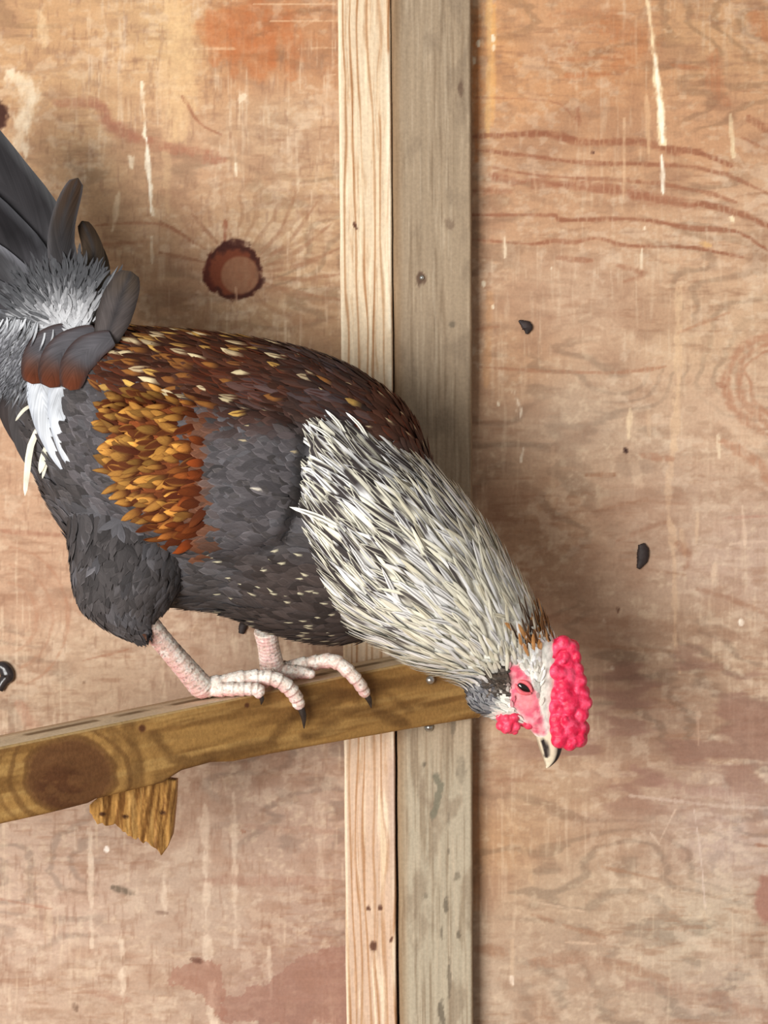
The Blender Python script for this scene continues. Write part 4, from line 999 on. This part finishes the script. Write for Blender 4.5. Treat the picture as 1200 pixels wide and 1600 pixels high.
# ------------------------------------------------------------------ head furniture
def flesh_col(a, b, s):
    def f(co, no):
        n = fbm(co[:, 0]*260, co[:, 2]*260+co[:, 1]*130, s)
        return mixc(np.tile(c8(*a), (len(co), 1)), c8(*b), sm(0.35, 0.7, n))
    return f
cp = [(868, 1008), (880, 1005), (892, 1012), (897, 1028), (901, 1046), (904, 1064), (908, 1082), (914, 1098), (908, 1116), (908, 1138), (905, 1155), (890, 1162), (874, 1156),
      (866, 1022), (872, 1036), (876, 1052), (880, 1070), (884, 1088), (888, 1106), (886, 1126), (884, 1144), (866, 1104), (868, 1124), (872, 1140), (868, 1070), (866, 1084), (866, 1048), (896, 1090), (896, 1122), (898, 1142), (890, 1056), (886, 1034)]
parts = []
for i, (x_, y_) in enumerate(cp):
    for s_ in (-1, 1):
        r_ = rng.uniform(0.0048, 0.0066); wdt = rng.uniform(0.003, 0.008)*(1.0 if x_ < 895 else 0.6)
        parts.append(ico(P(x_, y_, -0.156+s_*wdt), r_, 2))
for x_, y_, a_, b_ in ((882, 1024, 13, 17), (886, 1060, 17, 26), (888, 1098, 22, 26), (888, 1134, 21, 24)):
    v_, f_ = ico((0, 0, 0), 1, 3); parts.append((v_*np.array([a_*MM, .0105, b_*MM])+P(x_, y_, -0.157), f_))
for i in range(24):           # pebbled surface
    x_, y_ = cp[rng.integers(len(cp))]; x_ += rng.normal(0, 6); y_ += rng.normal(0, 6)
    parts.append(ico(P(x_, y_, -0.156-rng.uniform(0.007, 0.0125)*(1 if x_ < 897 else .6)), rng.uniform(0.0014, 0.0032), 1, (rng.uniform(.7, 1.5), .8, rng.uniform(.8, 2.0))))
for x0, y0, x1, y1 in ((905, 1096, 924, 1102), (902, 1075, 909, 1068), (898, 1040, 902, 1042), (890, 1014, 894, 1010), (908, 1118, 915, 1124), (908, 1140, 914, 1146), (900, 1158, 908, 1166), (870, 1010, 868, 998), (880, 1006, 878, 998), (886, 1158, 884, 1168), (908, 1090, 916, 1088)):
    a, b = P(x0, y0, -0.160), P(x1, y1, -0.162)
    parts.append(tube([a, (a+b)/2, b], [0.0048, 0.0034, 0.0012], 8, 10))
comb = union('comb', parts, 0.0007, M_flesh, 8, flesh_col((216, 34, 74), (236, 78, 112), 301), 0.6); adopt(comb, rooster)
parts = []
for i in range(34):
    a = rng.uniform(0, 2*math.pi); r_ = rng.uniform(0, 1)**.5
    parts.append(ico(P(795+r_*15*math.cos(a), 1127+r_*14*math.sin(a), -0.164-rng.uniform(0, .006)), rng.uniform(.0022, .0038), 2))
for x_, y_ in ((818, 1128), (826, 1132), (810, 1124)): parts.append(ico(P(x_, y_, -.163), .0038, 2))
parts.append(ico(P(804, 1142, -.164), .0030, 2)); parts.append(ico(P(781, 1121, -.164), .0032, 2)); parts.append(ico(P(797, 1110, -.165), .003, 2))
wattle = union('wattle', parts, 0.0007, M_flesh, 4, flesh_col((226, 50, 84), (240, 84, 112), 305), 0.4); adopt(wattle, rooster)
parts = [ico(P(795+rng.uniform(-12, 12), 1124+rng.uniform(-10, 10), -0.146+rng.uniform(0, .006)), rng.uniform(.0025, .004), 2) for i in range(20)]
wf = union('wattle', parts, 0.0009, M_flesh, 2, flesh_col((214, 44, 78), (232, 76, 104), 306)); adopt(wf, rooster)

bk = Loft([(872, 1144, 830, 1128, -0.155, .0085), (876, 1158, 835, 1146, -0.155, .0072), (878, 1170, 842, 1168, -0.155, .0052), (872, 1186, 848, 1184, -0.155, .0034), (862, 1196, 852, 1196, -0.155, .0016), (856, 1200, 853, 1200, -0.155, .0006)], 1.0)
nt_, nh_ = 36, 28
tt, hh = np.linspace(0, 5, nt_), np.linspace(0, 2*math.pi, nh_, False); T2, H2 = np.meshgrid(tt, hh, indexing='ij')
bv = bk.pos(T2.ravel(), H2.ravel()); bx, by = to_px(bv)
bcol = np.tile(c8(222, 208, 182), (len(bv), 1))
cul = sm(0.35, 0.65, np.cos(H2.ravel()))*sm(0.8, 1.6, T2.ravel()); bcol = mixc(bcol, c8(34, 30, 30), cul)
d, _ = seg_dist(bx, by, [(849, 1158), (853, 1168), (854, 1180)]); bcol = mixc(bcol, c8(40, 34, 34), (1-sm(3.0, 5.2, d)))
d, _ = seg_dist(bx, by, [(836, 1150), (846, 1176), (852, 1196)]); bcol = mixc(bcol, c8(150, 130, 108), (1-sm(1.2, 2.6, d))*.7)
bf = [tuple(q) for q in grid_faces(nh_, nt_, 0, True)]+[tuple(range(nh_))[::-1], tuple((nt_-1)*nh_+i for i in range(nh_))]
beak = mesh_np('beak', bv, bf, M_beak, None, lin(bcol)); adopt(beak, rooster)

# eye: half-shut, dark, between two pink lids
ep = near(818, 1074)
def eyeblob(name, off, sx, sz, sy, rot, mat, parent):
    v_, f_ = ico((0, 0, 0), 1, 3); v_ = v_*np.array([sx, sy, sz])
    ca, sa = math.cos(rot), math.sin(rot)
    v_ = np.stack([v_[:, 0]*ca-v_[:, 2]*sa, v_[:, 1], v_[:, 0]*sa+v_[:, 2]*ca], -1)+ep+np.array([0, off, 0])
    return adopt(mesh_np(name, v_, f_, mat), parent)
eye = eyeblob('eye', 0.0004, .0054, .0026, .0021, -math.radians(33), M_eye, rooster)
for nm, dx, dz, k in (('eyelid', .0012, .0020, 1), ('eyelid', -.0010, -.0019, -1)):
    pts = []
    for a in np.linspace(-1, 1, 7):
        lx, lz = a*.0066, k*(.0030*(1-a*a)+.0006)
        ca, sa = math.cos(-math.radians(33)), math.sin(-math.radians(33))
        pts.append(ep+np.array([lx*ca-lz*sa, -.0008*(1-a*a), lx*sa+lz*ca]))
    vv, ff = tube(pts, [.0008, .0012, .0014, .0015, .0014, .0012, .0008], 10, 24)
    o = mesh_np('eyelid', vv, ff, M_flesh, None, lin(np.tile(c8(226, 104, 112), (len(vv), 1)))); adopt(o, eye)
# dark ear-covert bristles
VV_, CC_ = [], []
for i in range(110):
    x0 = rng.uniform(774, 798); y0 = rng.uniform(1046, 1088); l = rng.uniform(14, 36); a = math.pi+rng.normal(-0.05, 0.25)
    q0 = near(x0, y0, .0012); x1, y1 = x0+math.cos(a)*l, y0-math.sin(a)*l; q1 = near(x1, y1, .0022)
    g = rng.choice([58, 74, 96, 190], p=[.45, .35, .17, .03])
    V, C = ribbon('d', [(x0, y0), ((x0+x1)/2, (y0+y1)/2-1), (x1, y1)], rng.uniform(1.4, 3), q0[1], q1[1], (g, g*.9, g*.82), None, nv=5, nu=3, single=False, shape=1.1, basew=.7)
    VV_.append(V); CC_.append(C)
sheet_obj('ear_coverts', np.concatenate(VV_), np.concatenate(CC_))

# ------------------------------------------------------------------ legs, standing on the perch
def perch_top(px, back=0.4):  # point on the perch top, back = 0 front edge .. 1 rear edge
    yf = perch_front(px); x = P(px, 0, yf)[0]; s = (x-pa[0])/(pb[0]-pa[0])
    return np.array([x, yf, pa[2]+s*(pb[2]-pa[2])])+PN*PT*back+np.array([0, 0, .0009])
def front_pt(px, py, off): y = perch_front(px)-off-.0008; return P(px, py, y)
def leg_col(co, no):
    px, py = to_px(co)
    c = np.tile(c8(234, 224, 212), (len(co), 1))
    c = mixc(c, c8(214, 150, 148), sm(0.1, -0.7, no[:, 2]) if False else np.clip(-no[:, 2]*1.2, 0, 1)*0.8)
    n = fbm(co[:, 0]*420, co[:, 2]*420, 331)
    c = mixc(c, c8(206, 176, 160), sm(0.45, 0.65, n)*0.6); c = mixc(c, c8(240, 236, 228), sm(0.55, 0.75, fbm(co[:, 0]*300, co[:, 2]*300, 335))*0.7)
    c = mixc(c, c8(120, 108, 100), sm(0.66, 0.76, fbm(co[:, 0]*500+9, co[:, 2]*500, 337))*0.6)
    return c
def claw(pts, r, parent):
    vv, ff = tube(pts, [r, r*.8, r*.15], 10, 14); return adopt(mesh_np('claw', vv, ff, M_claw), parent)
def make_leg(hock, ankle, toes, spur, r0):
    parts = [tube([hock, hock*.65+ankle*.35, hock*.3+ankle*.7, ankle], [r0*1.1, r0*1.0, r0*1.08, r0*1.18], 16, 60, .05, 13), ico(ankle, r0*1.15, 2)]
    for pts, rr, _ in toes:
        parts.append(tube(pts, rr, 14, 60, 0.22, 9)); parts.append(ico(pts[-1], rr[-1]*1.0, 2))
    if spur is not None: parts.append(tube(spur, [.0032, .0022, .0006], 10, 12))
    o = union('leg', parts, 0.00055, M_leg, 1, leg_col, 0.4); adopt(o, rooster)
    for pts, rr, cl in toes:
        if cl is not None: claw(cl, rr[-1]*0.62, o)
    return o
# near leg
hk = P(226, 970, -0.183); an = perch_top(338, .45)+np.array([0, 0, .0085])
t1 = [an, perch_top(398, .20)+np.array([0, -.002, .0105]), perch_top(432, .02)+np.array([0, -.005, .0072]), front_pt(456, 1080, .0062), front_pt(467, 1100, .0056)]
c1 = [front_pt(468, 1100, .0058), front_pt(474, 1118, .0060), front_pt(475, 1138, .0028)]
t2 = [an+np.array([0, .002, -.002]), perch_top(372, .10)+np.array([0, 0, .0050]), perch_top(397, -.10)+np.array([0, 0, .0032]), front_pt(404, 1084, .0050)]
c2 = [front_pt(404, 1082, .0055), front_pt(409, 1092, .0055), front_pt(408, 1101, .0030)]
t3 = [an, perch_top(360, .75)+np.array([0, 0, .006]), perch_top(392, .95)+np.array([0, 0, .0048])]
c3 = [perch_top(392, .95)+np.array([0, 0, .0048]), perch_top(404, 1.0)+np.array([0, 0, .0046]), perch_top(412, 1.02)+np.array([0, .002, .0008])]
t4 = [an, perch_top(326, .30)+np.array([0, 0, .0042]), perch_top(312, .16)+np.array([0, 0, .0030])]
leg1 = make_leg(hk, an, [(t1, [.0062, .0058, .0056, .0054, .0046], c1), (t2, [.0056, .0050, .0046, .0036], c2), (t3, [.005, .0048, .004], c3)], None, .0076)
# far leg
hk2 = P(415, 985, -0.118); an2 = perch_top(458, .60)+np.array([0, 0, .0085])
u1 = [an2, perch_top(505, .40)+np.array([0, 0, .0100]), perch_top(530, .12)+np.array([0, -.004, .0105]), front_pt(555, 1060, .0082), front_pt(570, 1082, .0056)]
d1 = [front_pt(570, 1082, .0056), front_pt(577, 1094, .0054), front_pt(580, 1106, .0026)]
u2 = [an2, perch_top(436, .32)+np.array([0, 0, .0074]), perch_top(418, .10)+np.array([0, 0, .0058])]
u3 = [an2, perch_top(480, .30)+np.array([0, 0, .0065]), perch_top(490, .08)+np.array([0, -.001, .0052])]
leg2 = make_leg(hk2, an2, [(u1, [.0058, .0056, .0055, .0050, .0042], d1), (u2, [.0056, .0052, .0046], None), (u3, [.0055, .005, .0036], None)], None, .0080)

# ------------------------------------------------------------------ bits of dirt on the plywood
def bit(name, pts, rad, mat, label, depth=0.0022, flat=0.5):
    pp = [P(a, b, -depth) for a, b in pts]
    vv, ff = tube(pp, rad, 12, 20); vv[:, 1] = -depth+(vv[:, 1]+depth)*flat
    vv = vv+0.0006*(rng.random(vv.shape)-.5)*np.array([1, .6, 1])
    o = mesh_np(name, vv, ff, mat); tag(o, label, 'dirt', 'dark bits of dirt stuck on the plywood'); return o
bit('dirt_clump', [(811, 501), (818, 506), (824, 512), (823, 522)], [.0006, .0030, .0042, .0007], M_dirt, 'small pointed dark bit of dirt stuck to plywood beside the grey upright, above the rooster')
bit('dirt_clump', [(1002, 850), (1005, 862), (1003, 876), (997, 888)], [.0028, .0046, .0042, .0014], M_dirt, 'bean-shaped dark bit of dirt stuck to plywood right of the neck')
bit('dirt_clump', [(-6, 1040), (6, 1044), (12, 1056), (6, 1064), (-2, 1078)], [.003, .005, .0052, .004, .003], M_dirtg, 'glossy curled dark bit of dirt on plywood above the left of the perch', .003, .6)
bit('dirt_clump', [(386, 968), (380, 978), (377, 990)], [.0022, .0034, .0022], M_dirt, 'small dark bit of dirt on plywood under the belly between the legs')
